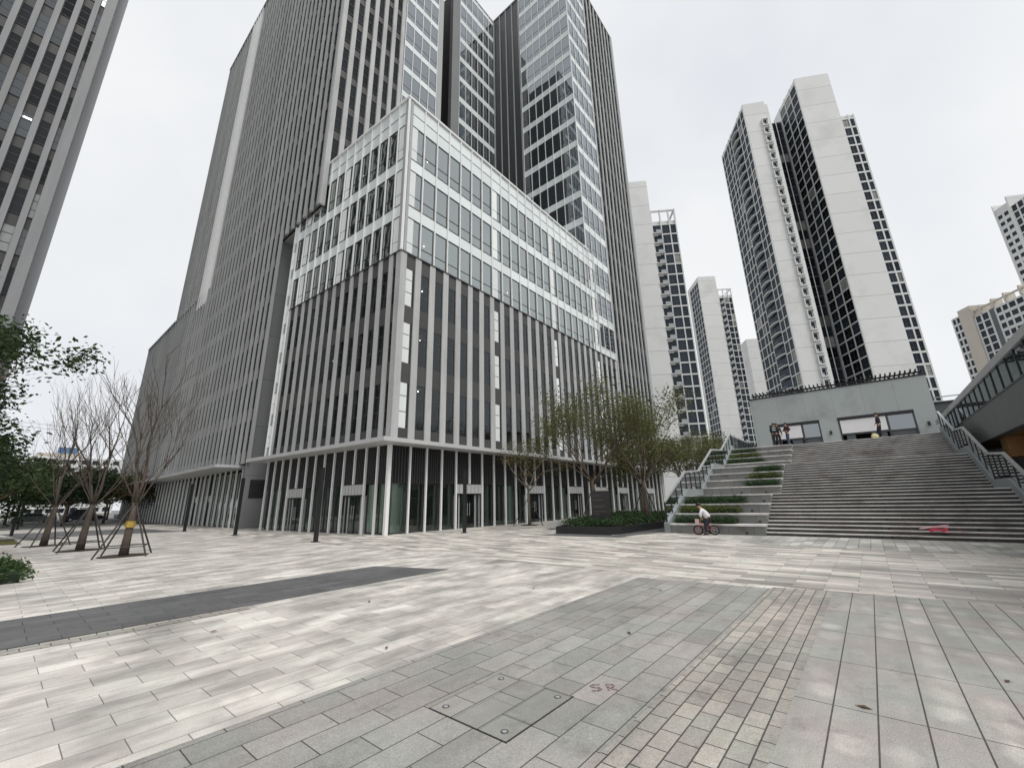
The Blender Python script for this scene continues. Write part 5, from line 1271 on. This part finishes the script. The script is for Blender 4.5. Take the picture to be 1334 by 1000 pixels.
def stand(**kw):
    J = dict(pelvis=(0, 0, 0.95), chest=(0.01, 0, 1.27), neck=(0.01, 0, 1.46), head=(0.03, 0, 1.60), shL=(0, 0.18, 1.40), shR=(0, -0.18, 1.40), elL=(-0.02, 0.25, 1.12), elR=(-0.02, -0.25, 1.12),
             haL=(0.06, 0.25, 0.88), haR=(0.06, -0.25, 0.88), hipL=(0, 0.09, 0.90), hipR=(0, -0.09, 0.90), knL=(0.03, 0.10, 0.50), knR=(0.02, -0.10, 0.50), anL=(-0.01, 0.11, 0.09), anR=(-0.02, -0.11, 0.09), toL=(0.13, 0.13, 0.035), toR=(0.12, -0.13, 0.035))
    J.update(kw); return J
BLK = pbr('black_uniform', (0.018, 0.02, 0.022), 0.8); NAVY = pbr('dark_navy_cloth', (0.02, 0.018, 0.03), 0.8); MAROON = pbr('dark_maroon_top', (0.045, 0.018, 0.022), 0.8)
JEAN = pbr('blue_jeans', (0.05, 0.08, 0.15), 0.85); WHJ = pbr('white_jacket', (0.70, 0.69, 0.70), 0.8, var=0.06, scale=8); SHOE = pbr('dark_shoe', (0.02, 0.02, 0.02), 0.6)
REFL = pbr('reflective_strip', (0.62, 0.72, 0.66), 0.4)
person('guard in black uniform with reflective back bands at the stair head, facing the pavilion', (36.05, 4.60, TOPZ), R(5), stand(haL=(0.16, 0.16, 1.0), haR=(0.16, -0.16, 1.0)), BLK, BLK, SHOE, 1.0, REFL)
person('person in dark clothes half hidden behind the guard with reflective bands', (36.75, 4.52, TOPZ), R(200), stand(), BLK, BLK, SHOE, 1.04)
person('person in dark maroon top and blue jeans with hands at the waist, beside the guard', (36.3, 3.85, TOPZ), R(120), stand(elL=(-0.10, 0.34, 1.14), haL=(0.12, 0.20, 1.08), elR=(0.06, -0.34, 1.16), haR=(0.22, -0.20, 1.16)), MAROON, JEAN, SHOE, 0.98)
person('person in dark clothes alone at the stair head before the right shopfront', (36.6, -1.30, TOPZ), R(95), stand(elR=(0.02, -0.30, 1.14), haR=(0.14, -0.36, 1.0), knR=(0.12, -0.16, 0.5), anR=(0.0, -0.26, 0.09), toR=(0.14, -0.28, 0.035)), NAVY, NAVY, SHOE, 1.0)
# child on the small bicycle: bicycle and child share one frame (x = riding direction)
KX, KY, KR = 19.95, 5.75, R(104)
bk = thing('bicycle', 'small dark pink child bicycle standing in front of the bottom stone seat', 'bicycle', (KX, KY, 0.006), KR)
PINK = pbr('pink_enamel', (0.48, 0.16, 0.17), 0.4); TYRE = pbr('tyre_rubber', (0.015, 0.015, 0.016), 0.8)
for x, rc in ((0.32, PINK), (-0.32, GREYM)):
    mb = MB(); mb.torus((x, 0, 0.205), (0, 1, 0), 0.175, 0.030, TYRE, 24, 8); w_ = mb.build('wheel', bk, smooth=True)
    mb = MB(); mb.torus((x, 0, 0.205), (0, 1, 0), 0.140, 0.012, rc, 24, 6); mb.tube([(x, -0.04, 0.205), (x, 0.04, 0.205)], 0.024, GREYM, 10)
    for a in range(10): mb.tube([(x, 0, 0.205), (x + 0.14 * math.cos(a * 0.628), 0, 0.205 + 0.14 * math.sin(a * 0.628))], 0.003, GREYM, 4)
    mb.build('rim', w_)
mb = MB()
for a, b, r in (((0.22, 0, 0.50), (-0.02, 0, 0.24), 0.019), ((0.22, 0, 0.50), (-0.14, 0, 0.42), 0.016), ((-0.14, 0, 0.46), (-0.02, 0, 0.24), 0.016), ((-0.02, 0.03, 0.24), (-0.32, 0.04, 0.205), 0.010), ((-0.02, -0.03, 0.24), (-0.32, -0.04, 0.205), 0.010), ((-0.14, 0.02, 0.42), (-0.32, 0.04, 0.205), 0.009), ((-0.14, -0.02, 0.42), (-0.32, -0.04, 0.205), 0.009)):
    mb.tube([a, b], r, PINK, 8)
mb.build('frame', bk)
mb = MB(); mb.tube([(0.32, 0.045, 0.205), (0.24, 0.045, 0.45), (0.21, 0, 0.55)], 0.011, PINK, 6); mb.tube([(0.32, -0.045, 0.205), (0.24, -0.045, 0.45), (0.21, 0, 0.55)], 0.011, PINK, 6); mb.build('fork', bk)
mb = MB(); mb.tube([(0.21, 0, 0.5), (0.18, 0, 0.66)], 0.013, GREYM, 8); mb.tube([(0.12, 0.24, 0.70), (0.17, 0.12, 0.67), (0.18, 0, 0.66), (0.17, -0.12, 0.67), (0.12, -0.24, 0.70)], 0.012, GREYM, 8)
for s_ in (-1, 1): mb.tube([(0.13, s_ * 0.19, 0.69), (0.10, s_ * 0.27, 0.71)], 0.018, TYRE, 8)
mb.build('handlebar', bk)
mb = MB(); mb.ball((-0.16, 0, 0.53), 0.10, TYRE, 12, 1.2, 0.7, 0.35); mb.tube([(-0.14, 0, 0.42), (-0.155, 0, 0.52)], 0.013, GREYM, 6); mb.build('saddle', bk, smooth=True)
mb = MB(); mb.box(0.24, 0.40, -0.10, 0.10, 0.48, 0.66, pbr('pale_pink_basket', (0.62, 0.42, 0.40), 0.7)); mb.build('basket', bk)
mb = MB(); mb.torus((-0.02, 0.05, 0.24), (0, 1, 0), 0.06, 0.008, GREYM, 16, 5); mb.tube([(-0.02, 0.06, 0.24), (0.05, 0.08, 0.15)], 0.008, GREYM, 5); mb.tube([(-0.02, -0.06, 0.24), (-0.09, -0.08, 0.33)], 0.008, GREYM, 5); mb.box(0.01, 0.09, 0.07, 0.15, 0.14, 0.16, TYRE); mb.box(-0.13, -0.05, -0.15, -0.07, 0.32, 0.34, TYRE); mb.build('crank', bk)
JC = dict(pelvis=(-0.16, 0, 0.72), chest=(0.02, 0, 1.00), neck=(0.12, 0, 1.13), head=(0.20, 0, 1.26), shL=(0.07, 0.155, 1.08), shR=(0.07, -0.155, 1.08), elL=(0.16, 0.26, 0.88), elR=(0.16, -0.26, 0.88), haL=(0.13, 0.20, 0.745), haR=(0.13, -0.20, 0.745),
          hipL=(-0.14, 0.09, 0.68), hipR=(-0.14, -0.09, 0.68), knL=(0.02, 0.17, 0.40), knR=(-0.06, -0.17, 0.38), anL=(-0.04, 0.19, 0.09), anR=(-0.14, -0.19, 0.09), toL=(0.10, 0.20, 0.035), toR=(0.0, -0.20, 0.035))
person('child in white jacket and dark trousers leaning on the handlebar of the small bicycle', (KX, KY, 0.008), KR, JC, WHJ, NAVY, SHOE, 0.97)
# toy glider and bag
tg = thing('toy_glider', 'bright pink toy glider lying on the lowest stair steps', 'toy', (20.74, -1.45, 0.315), R(98))
HOT = pbr('bright_pink_foam', (0.75, 0.10, 0.16), 0.6); PALEP = pbr('pale_pink_foam', (0.85, 0.45, 0.47), 0.6)
mb = MB(); mb.prism([(0.38, -0.02), (0.26, 0.07), (-0.28, 0.08), (-0.38, 0.0), (-0.28, -0.07), (0.26, -0.07)], 0, 0.035, PALEP)
for v in mb.v: v.z += 0.10 - v.x * 0.16
mb.build('wing', tg)
mb = MB(); mb.tube([(0.14, 0.02, -0.02), (0.0, 0.02, 0.05), (-0.28, 0.02, 0.0)], [0.05, 0.055, 0.03], HOT, 10); mb.build('fuselage', tg, smooth=True)
mb = MB(); mb.prism([(-0.34, 0.14), (-0.22, 0.14), (-0.20, -0.14), (-0.32, -0.14)], -0.05, -0.02, PALEP); mb.prism([(-0.32, 0.03), (-0.22, 0.03), (-0.22, 0.01), (-0.32, 0.01)], -0.05, 0.10, HOT); mb.build('tail', tg)
yb = thing('bag', 'small pale yellow bag on the top stair step near the lone person', 'bag', (TOPX + 0.12, -0.95, TOPZ), R(20))
YB = pbr('pale_yellow_cloth', (0.62, 0.55, 0.30), 0.8, var=0.1, scale=10)
mb = MB(); mb.ball((0, 0, 0.15), 0.19, YB, 12, 0.8, 1.1, 0.8); mb.build('body', yb, smooth=True)
mb = MB(); mb.tube([(0, 0.10, 0.27), (0, 0.06, 0.36), (0, -0.06, 0.36), (0, -0.10, 0.27)], 0.012, YB, 6); mb.build('handle', yb)

lf = MB(); lf.face([(-0.04, 0, 0.002), (0, -0.018, 0.010), (0.045, 0, 0.004), (0, 0.018, 0.012)], pbr('dry_leaf', (0.10, 0.06, 0.03), 0.8)); lfm = lf.mesh('fallen_leaf')
rg = random.Random(8)
for x, y in ((4.6, 0.35), (5.3, 2.6), (3.2, 4.6), (6.8, 5.2), (7.9, 3.2), (5.9, -0.6), (4.4, 6.9), (8.6, 6.4), (11.0, 5.5), (2.2, 7.1)):
    o = bpy.data.objects.new('fallen_leaf', lfm); col.objects.link(o); o.location = (x, y, 0.0095); o.rotation_euler = (0, 0, rg.uniform(0, 6.28)); q = rg.uniform(0.8, 1.4); o.scale = (q, q, 1)
    tag(o, 'small dry brown fallen leaf lying on the plaza paving', 'leaf', 'fallen leaves on the plaza')
